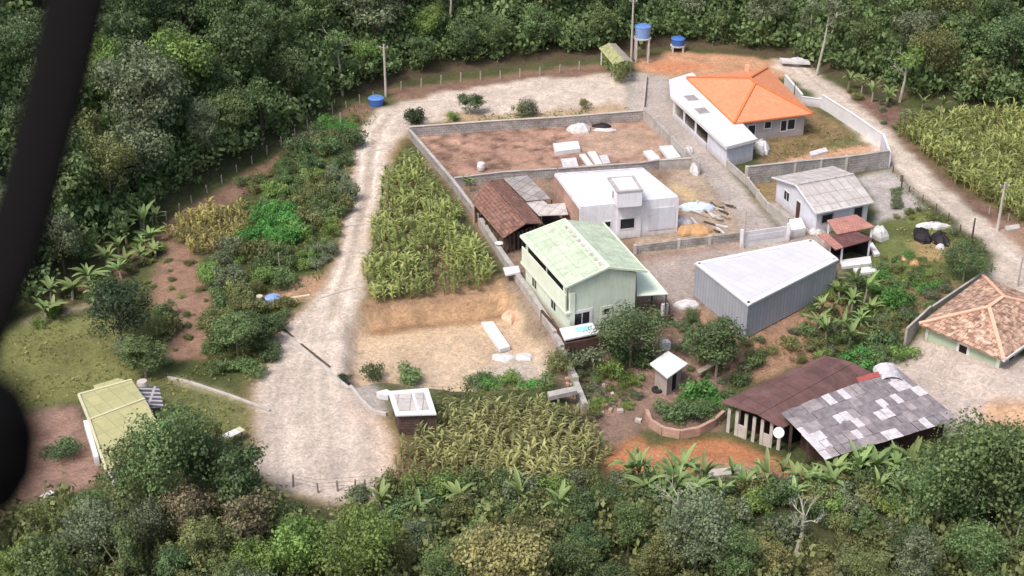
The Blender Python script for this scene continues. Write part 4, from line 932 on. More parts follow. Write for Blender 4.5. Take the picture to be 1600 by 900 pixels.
slab([(876, 248), (900, 246), (905, 262), (880, 262)], .2, .15, 'tarp', 'boards', 'low scattered pale boards left of the white panels', 'boards')
slab([(752, 503), (770, 502), (797, 541), (781, 546)], -.85, .4, 'white', 'white_slab', 'long white panel lying on the orange dirt lot beside the concrete wall', 'panel')
slab([(1313, 406), (1360, 400), (1362, 411), (1316, 417)], .35, .3, 'white', 'white_sheet', 'upper of two white sheets lying right of the warehouse', 'sheet')
slab([(1333, 419), (1369, 415), (1370, 424), (1340, 427)], .3, .25, 'white', 'white_sheet', 'lower of two white sheets lying right of the warehouse', 'sheet')
slab([(1356, 381), (1363, 378), (1375, 396), (1367, 398)], .4, .3, 'white', 'white_sheet', 'small tilted white board beside the maroon shelter', 'board')
slab([(1265, 237), (1290, 230), (1294, 236), (1268, 243)], .35, .35, 'tarp', 'white_tarp', 'white tarpaulin lying on the yard below the orange-roofed house', 'tarpaulin')
slab([(1500, 352), (1528, 350), (1532, 357), (1503, 360)], .3, .2, 'tarp', 'white_board', 'x', 'board') if False else None
slab([(1570, 353), (1592, 350), (1594, 356), (1573, 360)], .3, .25, 'conc_pale', 'pale_block', 'pale slab on the bare ground right of the utility pole by the crop field', 'slab')
slab([(1218, 90), (1262, 93), (1266, 98), (1222, 96)], .8, .3, 'tarp', 'white_tarp', 'long white tarpaulin at the forest edge above the orange roof', 'tarpaulin')
slab([(62, 775), (82, 764), (84, 770), (66, 780)], .4, .3, 'tarp', 'white_board', 'white board on the brown bare ground left of the yellow-green house', 'board')
slab([(786, 418), (810, 415), (813, 425), (790, 430)], 1.0, .15, 'white', 'white_sheet', 'small white roof sheet left of the green house beside the field wall', 'sheet')
slab([(855, 612), (900, 603), (902, 610), (858, 620)], .5, .4, 'conc', 'concrete_step', 'grey concrete ledge at the top of the olive crop field', 'ledge')
slab([(1088, 578), (1118, 563), (1121, 568), (1092, 584)], -.6, .1, 'wood', 'plank', 'grey timber plank under the dark tree left of the warehouse', 'plank')
slab([(1095, 735), (1160, 728), (1162, 738), (1098, 746)], -1.0, .4, 'conc_pale', 'trough', 'pale concrete trough among the banana plants below the red earth', 'trough')
def blob(px, py, r, ht, mat, name, label, cat, seed=1, zt=0):
    p = G(px, py); rr = random.Random(seed); mb = MB(); n = 14; prof = [(1, 0), (.95, .35), (.7, .75), (.35, .97), (.05, 1)]
    rings = []
    jit = [rr.uniform(.72, 1.2) for _ in range(n)]
    for a, z in prof: rings.append([Vector((p.x+r[0]*a*jit[k]*math.cos(k*2*math.pi/n), p.y+r[1]*a*jit[(k+3) % n]*math.sin(k*2*math.pi/n), p.z+ht*z*rr.uniform(.85, 1.1))) for k in range(n)])
    for a, b in zip(rings, rings[1:]):
        for k in range(n): mb.poly([a[k], a[(k+1) % n], b[(k+1) % n], b[k]])
    return tag(mb.build(name, M[mat]), label, cat)
blob(906, 205, (1.5, 1.3), .9, 'tarp', 'covered_heap', 'heap covered with a crumpled white tarpaulin by the top wall', 'heap', 3)
blob(942, 198, (1.3, .8), .4, 'black_tarp', 'covered_heap', 'low heap under black plastic right of the white covered heap', 'heap', 4)
blob(944, 204, (1.5, .5), .2, 'tarp', 'sack_row', 'strip of white sacks in front of the black plastic heap', 'sacks', 5)
blob(1086, 268, (.6, 1.3), 1.0, 'tarp', 'big_bag', 'upright white builder bag at the corner of the lane', 'bag', 6)
blob(1076, 238, (.5, 1.4), .7, 'tarp', 'big_bag', 'white builder bag lying along the lane wall', 'bag', 7)
blob(1190, 236, (.9, 1.6), 1.3, 'tarp', 'covered_heap', 'rounded white covered stack at the right end of the long garage', 'stack', 8)
blob(1090, 327, (2.0, .9), .8, 'tarp_blue', 'covered_heap', 'bluish tarpaulin spread over rubble right of the white house', 'tarpaulin', 9)
blob(1084, 362, (2.2, 1.2), .7, 'orange_soil', 'soil_heap', 'heap of orange soil right of the white flat-roofed house', 'soil heap', 10)
blob(1068, 352, (1.0, .9), .8, 'tarp', 'rubble_heap', 'pale rubble against the right wall of the white flat-roofed house', 'rubble', 12)
blob(1374, 370, (.9, 1.2), 1.2, 'tarp', 'covered_heap', 'pointed white covered heap right of the salmon porch', 'heap', 11)
blob(1440, 372, (1.0, 1.8), 1.0, 'black_tarp', 'covered_heap', 'round black plastic covered heap, left of a pair in the right garden', 'heap', 13)
blob(1470, 378, (1.0, 1.6), 1.0, 'black_tarp', 'covered_heap', 'round black plastic covered heap, right of a pair in the right garden', 'heap', 14)
blob(1457, 356, (1.7, .6), .6, 'tarp', 'covered_heap', 'white tarpaulin between the two black heaps in the right garden', 'tarpaulin', 15)
blob(1469, 388, (.5, .4), .5, 'tarp', 'sack', 'small white sack below the black heaps in the right garden', 'sack', 16)
blob(1430, 418, (.5, 2.0), .5, 'orange_soil', 'soil_heap', 'long narrow ridge of orange soil in the right garden', 'soil heap', 17)
blob(1415, 405, (1.0, .5), .4, 'terra_ridge', 'sack', 'pale sack at the top of the orange soil ridge', 'sack', 18)
blob(785, 560, (1.2, .8), .35, 'tarp', 'rubble_heap', 'white rubble on the dirt lot below the long white panel', 'rubble', 19)
blob(796, 498, (.7, 1.2), .6, 'terra_ridge', 'brick_heap', 'small orange brick heap above the long white panel', 'bricks', 20)
blob(820, 560, (.9, .7), .35, 'tarp', 'rubble_heap', 'pale rubble near the concrete wall at the bottom of the dirt lot', 'rubble', 21)
blob(1245, 100, (1.4, .9), .9, 'tarp', 'covered_heap', 'small white covered heap at the forest edge right of the orange roof', 'heap', 22)
blob(1275, 366, (.9, .6), .7, 'tarp', 'covered_heap', 'small white covered heap behind the warehouse roof', 'heap', 23)
blob(1072, 478, (1.2, .7), .6, 'tarp', 'rubble_heap', 'pale rubble at the left foot of the warehouse', 'rubble', 24)
mb = MB(); rr = random.Random(9)
for k in range(26):
    px = rr.uniform(1078, 1146); py = rr.uniform(318, 364)
    p = W(px, py); a = rr.uniform(-1.5, -.3); L_ = rr.uniform(.35, 1.2); d = Vector((math.cos(a), math.sin(a), 0))*L_; b = MB(); b.bar(p-d+Z*.1*rr.random(), p+d+Z*.2*rr.random(), .22, .12)
    tag(b.build('plank', M[('tarp', 'wood', 'conc_pale', 'dkwood')[k % 4]]), 'pale plank in the scattered timber right of the white flat-roofed house', 'plank', 'scattered planks right of the white house')
# small stones and rubble in the lower garden
for k in range(34):
    px = rr.uniform(885, 1000); py = rr.uniform(585, 680)
    if px > 930 and py > 660: continue
    s = rr.uniform(.15, .4); p = G(px, py); b = MB(); b.box((p.x, p.y, p.z+s*.3), (s*1.4, s, s*.8), rr.uniform(0, 3)); tag(b.build('rubble_stone', M['conc_pale' if k % 2 else 'pink_brick']), 'small block of rubble in the brown garden beside the olive crop field', 'rubble', 'rubble in the brown garden')

# ================================================================== VEGETATION MESHES
def leafmesh(name, P, Fq, S, mat=None):
    """P (n,3) verts, Fq (m,4) faces, S (n,) shade"""
    me = bpy.data.meshes.new(name); me.vertices.add(len(P)); me.vertices.foreach_set('co', P.astype(np.float32).ravel())
    me.loops.add(Fq.size); me.loops.foreach_set('vertex_index', Fq.astype(np.int32).ravel()); k = Fq.shape[1]
    me.polygons.add(len(Fq)); me.polygons.foreach_set('loop_start', np.arange(0, Fq.size, k, dtype=np.int32)); me.polygons.foreach_set('loop_total', np.full(len(Fq), k, dtype=np.int32))
    me.update(); a = me.attributes.new('shade', 'FLOAT', 'POINT'); a.data.foreach_set('value', S.astype(np.float32))
    me.materials.append(mat or F['mid']); return me
def leaf_quads(c, nrm, size, rg):
    n = len(c); t = rg.normal(size=(n, 3)); t -= nrm*(t*nrm).sum(1, keepdims=True); t /= np.linalg.norm(t, axis=1, keepdims=True)+1e-9; b = np.cross(nrm, t)
    s = (size*rg.uniform(.6, 1.3, n))[:, None]; asp = rg.uniform(.5, .9, n)[:, None]
    P = np.stack([c-t*s, c-b*s*asp+nrm*s*.15, c+t*s, c+b*s*asp+nrm*s*.15], 1)
    return P.reshape(-1, 3), np.arange(4*n).reshape(n, 4)
def crown(rad, zc, zr, nlobe, nleaf, size, seed, flat=.8, lobe_r=(.28, .5)):
    rg = np.random.default_rng(seed); PP = []; NN = []; SS = []
    for k in range(nlobe):
        d = rg.normal(size=3); d /= np.linalg.norm(d); d[2] = d[2]*.8+.15; rr_ = rg.uniform(.3, 1.08)**.7
        lc = np.array([d[0]*rad*rr_*.85, d[1]*rad*rr_*.85, zc+d[2]*zr*rr_]); lr = rad*rg.uniform(*lobe_r)
        m = int(nleaf/nlobe*(lr/(rad*.39))**2)
        v = rg.normal(size=(m, 3)); v[:, 2] = v[:, 2]*.9+.35; v /= np.linalg.norm(v, axis=1, keepdims=True)
        r_ = lr*(rg.uniform(.5, 1.12, m)+.22*np.sin(v[:, 0]*7+v[:, 1]*5+k)+.15*np.sin(v[:, 2]*9+v[:, 0]*6))[:, None]
        c = lc+v*r_*np.array([1, 1, flat]); nn = v+rg.normal(size=(m, 3))*.45; nn /= np.linalg.norm(nn, axis=1, keepdims=True)
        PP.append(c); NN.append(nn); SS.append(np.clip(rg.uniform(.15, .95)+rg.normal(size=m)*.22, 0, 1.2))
    c = np.concatenate(PP); nn = np.concatenate(NN); s = np.concatenate(SS)
    P, Q = leaf_quads(c, nn, size, rg); return P, Q, np.repeat(s, 4)
TREES = []
for k in range(9):
    rad = [2.6, 3.0, 2.3, 3.3, 2.8, 2.2, 3.1, 2.5, 2.9][k]; ht = [7, 8, 6.5, 8.5, 7.5, 7, 7.5, 6, 9][k]
    zr = rad*[.95, .9, 1.2, .9, 1.05, 1.3, .9, .95, 1.15][k]
    P, Q, S = crown(rad, ht-zr*1.05, zr*1.15, [26, 32, 20, 36, 28, 20, 32, 22, 30][k], [6400, 6200, 6000, 7600, 5200, 6000, 7000, 4600, 6400][k], [.12, .125, .115, .125, .15, .11, .12, .155, .12][k], 100+k, lobe_r=(.2, .48))
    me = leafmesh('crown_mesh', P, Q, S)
    rr_ = random.Random(k); mb = MB(); top = Vector((rr_.uniform(-.3, .3), rr_.uniform(-.3, .3), ht-zr*.6)); mb.tube((0, 0, -.6), (top.x*.5, top.y*.5, (ht-zr)*.7), .17, .12, 7); mb.tube((top.x*.5, top.y*.5, (ht-zr)*.7), top, .12, .05, 6)
    for b in range(5):
        a = rr_.uniform(0, 6.28); z0 = (ht-zr*1.6)*rr_.uniform(.6, .95); mb.tube((top.x*.5, top.y*.5, z0), (math.cos(a)*rad*.65, math.sin(a)*rad*.65, ht-zr*rr_.uniform(.6, 1.2)), .07, .025, 5)
    to = mb.build('trunk', M['trunk']); tm = to.data; bpy.data.objects.remove(to)
    TREES.append((me, tm, ht, rad, zr))
BUSH = []; BUSHD = []
for k in range(6):
    P, Q, S = crown(1.0, .62, .55, 12, [1500, 1300, 1600, 1200, 1500, 1300][k], .07 if k < 4 else .055, 200+k, .85, (.3, .55)); BUSH.append(leafmesh('bush_mesh', P, Q, S)); BUSHD.append((P, Q, S))
def put_tree(p, k, s, fol, label, group=None, name='tree', cat='tree', bark='trunk', sz=None):
    me, tm, ht, rad, zr = TREES[k]
    t = thing(name, p, label, cat, group, random.uniform(0, 6.28)); t.scale = (s, s, sz or s)
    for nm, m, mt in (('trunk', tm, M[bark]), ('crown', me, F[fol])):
        o = bpy.data.objects.new(nm, m); C.objects.link(o); o.parent = t; o.material_slots[0].link = 'OBJECT'; o.material_slots[0].material = mt
    return t
def put_bush(p, r, fol, label, group=None, k=None, hs=1.0, name='bush', cat='bush'):
    k = random.randrange(6) if k is None else k
    o = bpy.data.objects.new(name, BUSH[k]); C.objects.link(o); o.location = p-Z*r*.1; o.scale = (r, r, r*hs); o.rotation_euler = (0, 0, random.uniform(0, 6.28))
    o.material_slots[0].link = 'OBJECT'; o.material_slots[0].material = F[fol]
    return tag(o, label, cat, group)

SCRUB = []
def scrub(p, r, fol, *a, hs=1.0, **k):
    SCRUB.append((Vector(p), r, fol, hs))
def build_scrub():
    fl = sorted({q[2] for q in SCRUB}); parts = []; mi = []; rg = random.Random(77)
    for p, r, fol, hs in SCRUB:
        k = rg.randrange(6); P, Q, S = BUSHD[k]; t = rg.uniform(0, 6.28); c_, s_ = math.cos(t)*r, math.sin(t)*r
        parts.append((np.stack([P[:, 0]*c_-P[:, 1]*s_+p.x, P[:, 0]*s_+P[:, 1]*c_+p.y, P[:, 2]*r*hs+p.z-r*.1], 1), Q, np.clip(S+rg.uniform(-.2, .2), 0, 1.3))); mi += [fl.index(fol)]*len(Q)
    me = leafmesh('low_scrub', *merge(parts), F[fl[0]])
    for f in fl[1:]: me.materials.append(F[f])
    me.polygons.foreach_set('material_index', np.array(mi, np.int32)); o = bpy.data.objects.new('low_scrub', me); C.objects.link(o)
    tag(o, 'low mixed green scrub scattered over the banks, verges and gardens', 'scrub', None, 'stuff')
# banana plants
def strip_leaf(L_, wid, az, elv, droop, segs=5, shade=.5, base=(0, 0, 0), fold=.25):
    P = []; Q = []; S = []; d = np.array([math.cos(az), math.sin(az), 0]); side = np.array([-math.sin(az), math.cos(az), 0]); pos = np.array(base, float); e = elv
    for i in range(segs+1):
        t = i/segs; w_ = wid*math.sin(math.pi*min(.98, .12+t*.86))**.6*.5
        up = np.array([0, 0, 1])*math.cos(e)-d*math.sin(e)
        P += [pos+side*w_-up*w_*fold*-1, pos, pos-side*w_-up*w_*fold*-1]; S += [shade, shade*.8, shade+.1]
        pos = pos+(d*math.cos(e)+np.array([0, 0, 1])*math.sin(e))*L_/segs; e -= droop/segs
        if i: b = (i-1)*3; Q += [(b, b+3, b+4, b+1), (b+1, b+4, b+5, b+2)]
    return np.array(P), np.array(Q), np.array(S)
def merge(parts):
    PP, QQ, SS = [], [], []; o = 0
    for P, Q, S in parts: PP.append(P); QQ.append(Q+o); SS.append(S); o += len(P)
    return np.concatenate(PP), np.concatenate(QQ), np.concatenate(SS)
BAN = []
for k in range(5):
    rr_ = random.Random(50+k); parts = []; n = 10+k % 3; hs = 1.4
    for i in range(n):
        elv = R(rr_.uniform(40, 86)); parts.append(strip_leaf(rr_.uniform(1.3, 2.5), rr_.uniform(.26, .48), i*2.4+rr_.uniform(-.7, .7), elv, R(rr_.uniform(25, 100)), 6, rr_.uniform(.3, 1.0), (0, 0, hs-.15*i/n)))
    m = leafmesh('banana_leaves', *merge(parts), F['banana'])
    mb = MB(); mb.tube((0, 0, -.3), (0.04, 0, hs), .17, .1, 8); to = mb.build('stem', M['trunk']); tm = to.data; bpy.data.objects.remove(to); BAN.append((m, tm))
def put_banana(p, s, label, group, fol='banana'):
    k = random.randrange(5); t = thing('banana_plant', p, label, 'banana plant', group, random.uniform(0, 6.28)); s *= random.uniform(.75, 1.1); t.scale = (s, s, s*random.uniform(.8, 1.3)); t.rotation_euler.x = random.uniform(-.15, .15)
    for nm, m in (('leaves', BAN[k][0]), ('stem', BAN[k][1])):
        o = bpy.data.objects.new(nm, m); C.objects.link(o); o.parent = t
        if nm == 'leaves': o.material_slots[0].link = 'OBJECT'; o.material_slots[0].material = F[fol]
    return t

def rand_in(poly, n, mind, seed, use='G'):
    rr_ = random.Random(seed); us = [p[0] for p in poly]; vs = [p[1] for p in poly]; out = []
    # sample uniformly in the world
    wp = [W(*p) for p in poly]; x0, x1 = min(p.x for p in wp), max(p.x for p in wp); y0, y1 = min(p.y for p in wp), max(p.y for p in wp); tries = 0
    while len(out) < n and tries < n*60:
        tries += 1; x, y = rr_.uniform(x0, x1), rr_.uniform(y0, y1); z = float(hz(x, y)); u, v = proj(x, y, z)
        if not inpoly(np.array(u), np.array(v), poly): continue
        if any((x-q.x)**2+(y-q.y)**2 < mind*mind for q in out): continue
        out.append(Vector((x, y, z)))
    return out

# --- crops (masses nobody could count)
def maize_proto(seed, h_=1.9, n=10, wid=.17, L_=.95):
    rr_ = random.Random(seed); parts = []
    for i in range(n):
        z = .35+h_*.62*i/n; parts.append(strip_leaf(L_*rr_.uniform(.75, 1.1), wid, i*math.pi+rr_.uniform(-.6, .6)+seed, R(rr_.uniform(52, 75)), R(rr_.uniform(60, 115)), 3, rr_.uniform(.25, 1.1), (0, 0, z)))
    st = np.array([[-.03, 0, 0], [.03, 0, 0], [.02, 0, h_], [-.02, 0, h_], [0, -.03, 0], [0, .03, 0], [0, .02, h_], [0, -.02, h_]]); parts.append((st, np.array([[0, 1, 2, 3], [4, 5, 6, 7]]), np.full(8, .5)))
    return merge(parts)
def crop_field(poly, name, label, mat, dx=.85, dy=.5, rot=.2, sc_=1.0, seed=1, skip=.06, hh=1.9):
    protos = [maize_proto(seed*10+k, hh) for k in range(5)]; rg = random.Random(seed); wp = [W(*p) for p in poly]
    cx, cy = sum(p.x for p in wp)/len(wp), sum(p.y for p in wp)/len(wp); parts = []; R_ = max((p-Vector((cx, cy, 0))).length for p in wp)
    n = int(R_/min(dx, dy))+2
    for i in range(-int(R_/dx)-1, int(R_/dx)+2):
        for j in range(-int(R_/dy)-1, int(R_/dy)+2):
            a, b = i*dx+rg.gauss(0, .1), j*dy+rg.gauss(0, .12); x = cx+a*math.cos(rot)-b*math.sin(rot); y = cy+a*math.sin(rot)+b*math.cos(rot)
            z = float(hz(x, y)); u, v = proj(x, y, z)
            hv = float(fbm(x, y, 3.2, 70+seed)); u += (float(vn(x, y, 1.3, 71))-.5)*14; v += (float(vn(x, y, 1.1, 72))-.5)*12
            if rg.random() < skip+max(0, (.36-hv))*2.5 or not inpoly(np.array(u), np.array(v), poly): continue
            P, Q, S = protos[rg.randrange(5)]; t = rg.uniform(0, 6.28); s = sc_*rg.uniform(.6, 1.15)*(.7+.6*hv); S = S+(hv-.5)*1.2; c_, s_ = math.cos(t)*s, math.sin(t)*s
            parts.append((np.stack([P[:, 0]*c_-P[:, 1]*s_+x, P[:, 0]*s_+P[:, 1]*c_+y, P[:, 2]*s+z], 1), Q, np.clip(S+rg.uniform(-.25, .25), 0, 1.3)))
    me = leafmesh(name, *merge(parts), mat); o = bpy.data.objects.new(name, me); C.objects.link(o); return tag(o, label, 'crop field', None, 'stuff')
crop_field(MAIN, 'maize_field', 'dense yellow-green maize field between the left road and the long wall', F['maize'], seed=1, rot=.3)
crop_field(BOTF, 'maize_field', 'olive-coloured crop field below the dirt lot and garden', F['maize2'], seed=2, rot=-.2, dx=.8, dy=.5, sc_=.9)
crop_field(RIGHTF, 'maize_field', 'bright green maize field on the slope right of the upper road', F['maize'], seed=3, rot=.8, dx=.9, dy=.55, sc_=1.05)
crop_field(LEFTF, 'maize_field', 'small patch of yellowing crop beside the left banana plants', F['maize_red'], seed=4, rot=.4, dx=.8, dy=.5, sc_=.8)

# --- grass tufts
def grass(poly_list, name, label, mat, dens, size, seed, hgt=.2):
    rg = np.random.default_rng(seed); cs = []
    for poly in poly_list:
        wp = [W(*p) for p in poly]; x0, x1 = min(p.x for p in wp), max(p.x for p in wp); y0, y1 = min(p.y for p in wp), max(p.y for p in wp)
        n = int((x1-x0)*(y1-y0)*dens); x = rg.uniform(x0, x1, n); y = rg.uniform(y0, y1, n); m = fbm(x, y, 2.5, 61) > .42; x, y = x[m], y[m]
        z = hz(x, y); u, v = proj(x, y, z); m = inpoly(u, v, poly); cs.append(np.stack([x, y, z], 1)[m])
    c = np.concatenate(cs); n = len(c); nn = rg.normal(size=(n, 3)); nn[:, 2] = np.abs(nn[:, 2])*.5+.3; nn /= np.linalg.norm(nn, axis=1, keepdims=True)
    c[:, 2] += rg.uniform(.02, hgt, n); P, Q = leaf_quads(c, nn, size, rg); S = np.repeat(np.clip(fbm(c[:, 0], c[:, 1], 1.5, 63)*1.2+rg.normal(size=n)*.2-.1, 0, 1.2), 4)
    o = bpy.data.objects.new(name, leafmesh(name, P, Q, S, mat)); C.objects.link(o); return tag(o, label, 'grass', None, 'stuff')
grass([[(8, 505), (150, 488), (200, 520), (280, 600), (120, 625), (0, 650), (-100, 640)], [(260, 600), (420, 650), (398, 690), (330, 700), (240, 640)]], 'rough_grass', 'rough olive grass on the left slope around the yellow-green house', F['grass'], 5, .14, 1)
grass([[(1372, 350), (1440, 325), (1500, 375), (1540, 420), (1440, 520), (1380, 500), (1340, 430)], [(1185, 215), (1265, 190), (1365, 228), (1200, 256)], [(1395, 270), (1420, 290), (1500, 350), (1550, 400), (1530, 420), (1440, 340)]], 'rough_grass', 'patchy yellow-green grass in the yards on the right', F['grass'], 6, .13, 2)
grass([[(400, 250), (560, 165), (590, 185), (552, 230), (548, 300), (540, 350), (500, 440), (430, 470), (480, 470), (440, 520), (400, 600), (270, 600), (320, 560), (330, 400)], [(690, 186), (980, 168), (1000, 184), (700, 205)], [(1150, 560), (1300, 490), (1420, 480), (1440, 540), (1400, 600), (1330, 560)]], 'green_grass', 'green weeds between the bushes left of the road and on the banks', F['grass_green'], 6, .15, 3, .35)
grass([[(740, 590), (860, 585), (870, 612), (850, 625), (700, 640), (680, 615)], [(610, 735), (960, 730), (1100, 740), (1100, 800), (500, 800)]], 'green_grass', 'green weeds around the olive crop field', F['grass_green'], 8, .17, 4, .4)

# --- understorey of the forests: one mass
def understorey(name, label, pts, mat, size=.22, seed=1, smax=2.4):
    rg = np.random.default_rng(seed); parts = []
    protos = [crown(1.0, .5, .5, 8, 190, size/2.2, 300+k) for k in range(4)]
    for p in pts:
        P, Q, S = protos[rg.integers(4)]; t = rg.uniform(0, 6.28); s = rg.uniform(1.2, smax); c_, s_ = math.cos(t)*s, math.sin(t)*s
        parts.append((np.stack([P[:, 0]*c_-P[:, 1]*s_+p.x, P[:, 0]*s_+P[:, 1]*c_+p.y, P[:, 2]*s*rg.uniform(.8, 1.5)+p.z], 1), Q, np.clip(S+rg.uniform(-.3, .2), 0, 1.2)))
    o = bpy.data.objects.new(name, leafmesh(name, *merge(parts), mat)); C.objects.link(o); return tag(o, label, 'undergrowth', None, 'stuff')

# --- back forest
def forest_positions():
    rr_ = random.Random(12); pts = []; und = []
    for _ in range(60000):
        x = rr_.uniform(-110, 105); y = rr_.uniform(-60, 110); u0, v0 = proj(x, y, 0.0); d = y-float(edge_y(u0))
        if d < .8: continue
        z = float(hz(x, y)); u, v = proj(x, y, z+4)
        if u < -60 or u > 1660 or v < -45: continue
        if v > 900: continue
        md = 4.1+.9*vn(x, y, 9, 9)
        if len(pts) < 420 and all((x-q[0].x)**2+(y-q[0].y)**2 > md*md for q in pts): pts.append((Vector((x, y, z)), d, u, v))
        elif rr_.random() < .35 and d > 1.2: und.append(Vector((x, y, z)))
    return pts, und
FP, FU = forest_positions()
print('forest', len(FP), len(FU))
LBL = {'dark': 'dark green', 'mid': 'mid-green', 'olive': 'olive-green', 'grey': 'grey-green', 'light': 'light green', 'black': 'very dark', 'brown': 'brownish', 'yellow': 'yellowish', 'bright': 'bright green'}
rr_ = random.Random(5)
for p, d, u, v in FP:
    n = vn(p.x, p.y, 11, 13)+rr_.uniform(-.25, .25)
    fol = 'dark' if n < .42 else 'mid' if n < .66 else 'grey' if n < .8 else 'olive'
    if rr_.random() < .03: fol = 'light'
    zone = 'forest on the left' if u < 580 else 'forest along the top' if u < 1230 else 'forest in the top right'
    s = rr_.uniform(.95, 1.4)*(.8 if d < 4 else 1.0)
    put_tree(p, rr_.randrange(9), s, fol, f'{LBL[fol]} leafy tree in the {zone}', f'{LBL[fol]} trees of the {zone}', 'forest_tree', 'tree', 'trunk' if rr_.random() < .5 else 'trunk_dk', sz=s*rr_.uniform(.85, 1.2))
understorey('undergrowth', 'dark undergrowth filling the gaps of the back forest', FU, F['mid'], smax=3.3)
# tall pale trunks at the forest edge
def tall_tree(px, py, ht, fol, label, k=5, s=.8, lean=(0, 0), bark='trunk_white'):
    p = G(px, py); t = thing('tall_tree', p, label, 'tree'); mb = MB(); top = Vector((p.x+lean[0], p.y+lean[1], p.z+ht))
    mb.tube(p-Z*.4, lerp(p, top, .5)+Vector((.2, 0, 0)), .2, .15, 8); mb.tube(lerp(p, top, .5)+Vector((.2, 0, 0)), top, .15, .07, 8)
    rr2 = random.Random(int(px))
    def limb(a0, d0, L0, r0, lv):
        e0 = a0+d0*L0; m0 = lerp(a0, e0, .5)+Vector((rr2.uniform(-.1, .1), rr2.uniform(-.1, .1), rr2.uniform(-.05, .12)))*L0; mb.tube(a0, m0, r0, r0*.75, 5); mb.tube(m0, e0, r0*.75, r0*.45, 5)
        if lv:
            for _ in range(3):
                d1 = (d0+Vector((rr2.uniform(-1, 1), rr2.uniform(-1, 1), rr2.uniform(-.3, .8)))*.9).normalized(); limb(lerp(m0, e0, rr2.random()), d1, L0*rr2.uniform(.4, .7), r0*.5, lv-1)
    for i in range(7):
        a = rr2.uniform(0, 6.28); limb(lerp(p, top, rr2.uniform(.55, 1.0)), Vector((math.cos(a), math.sin(a), rr2.uniform(.3, 1.1))).normalized(), rr2.uniform(.9, 1.9), .055, 2 if not fol else 1)
    mb.build('trunk', M[bark], t)
    if fol:
        P, Q, S = crown(2.0*s, 0, 1.0*s, 9, 700, .17, int(px)); o = bpy.data.objects.new('crown', leafmesh('crown', P+np.array(top), Q, S, F[fol])); C.objects.link(o); o.parent = t; o.matrix_parent_inverse = t.matrix_basis.inverted()
tall_tree(1275, 118, 9.5, 'grey', 'tall tree with bare white trunk, left of a pair beside the upper right road', lean=(1.0, 0))
tall_tree(1288, 90, 8.5, 'mid', 'tall tree with bare white trunk, right of a pair beside the upper right road', lean=(1.4, 0))
tall_tree(1545, 140, 6.5, 'grey', 'half-bare tree with forked pale branches in the top right forest', lean=(1.6, 0), s=.9)
tall_tree(1405, 160, 6.0, 'light', 'light green tree with thin pale trunk at the right forest edge', lean=(.3, 0), s=1.2)
tall_tree(700, 60, 9, 'mid', 'tall pale-trunked tree rising from the forest behind the upper road', lean=(.6, 0))
tall_tree(535, 150, 7.5, 'mid', 'pale-trunked tree at the forest edge left of the utility pole', lean=(-.6, 0))
# --- individual trees and bushes
def T(px, py, k, s, fol, label, **kw): return put_tree(G(px, py), k, s, fol, label, **kw)
def Bq(px, py, r, fol, label, **kw): return put_bush(G(px, py), r, fol, label, **kw)
Bq(650, 193, 1.5, 'black', 'trimmed very dark round bush at the top left corner of the walled lot', k=2, hs=1.1)
T(734, 180, 7, .62, 'dark', 'small dark green tree on the verge between the upper road and walled lot', sz=.42)
Bq(826, 180, 1.6, 'grey', 'sparse grey-green shrub on the verge above the middle of the lot wall', k=5, hs=1.3)
Bq(808, 184, 1.0, 'olive', 'small olive shrub left of the sparse grey-green shrub', k=4, hs=1.3)
Bq(916, 172, .8, 'olive', 'tiny olive shrub above the right part of the lot wall', k=4, hs=1.4)
Bq(706, 188, .9, 'light', 'small light green weed clump left of the small dark tree', k=3)
Bq(975, 130, 1.5, 'olive', 'olive bush below the mossy shelter at the top bend', k=1, hs=1.5); Bq(962, 112, 1.3, 'light', 'light green bush under the mossy shelter', k=2, hs=1.3)
T(985, 572, 3, .98, 'dark', 'large dark tree in front of the green house', sz=.64); Bq(965, 572, 1.5, 'dark', 'dark bush at the left foot of the large tree in front of the green house', k=1); Bq(1003, 574, 1.4, 'dark', 'dark bush at the right foot of the large tree in front of the green house', k=0)
T(1118, 590, 4, .85, 'dark', 'dark tree at the left front corner of the warehouse', sz=.72)
Bq(1095, 560, 1.6, 'dark', 'dark bush left of the tree at the warehouse corner', k=3, hs=1.2)
Bq(956, 596, 1.4, 'light', 'lime green bush in the brown garden below the large dark tree', k=1, hs=1.1)
Bq(905, 568, 2.0, 'grey', 'grey-green bush below the brown garden wall', k=2, hs=.8); Bq(884, 585, 1.6, 'olive', 'olive bush at the lower end of the long concrete wall', k=4, hs=.9)
Bq(1098, 622, 1.8, 'bright', 'bright green round bush beside the diamond-roofed hut', k=0, hs=.9)
Bq(1045, 655, 1.4, 'dark', 'dark bush at the left of the curved brick bed', k=2, hs=.9); Bq(1070, 660, 1.5, 'dark', 'dark bush in the middle of the curved brick bed', k=3, hs=.9); Bq(1098, 655, 1.4, 'mid', 'mid-green bush at the right of the curved brick bed', k=4, hs=.8)
T(1505, 440, 6, .78, 'dark', 'big round dark tree behind the terracotta-roofed house', sz=.5)
Bq(1390, 480, 1.9, 'bright', 'bright green bush right of the banana plants by the warehouse', k=1, hs=.8)
Bq(1410, 560, 1.3, 'light', 'light green leafy bush below the grey wall of the terracotta-roofed house', k=2); Bq(1345, 575, 1.7, 'bright', 'bright green bush above the maroon barn roof', k=3, hs=.8); Bq(1375, 572, 1.5, 'mid', 'mid-green bush between the maroon barn and banana plants', k=4, hs=.9)
Bq(1380, 545, 1.6, 'dark', 'dark bush left of the grey boundary wall', k=0)
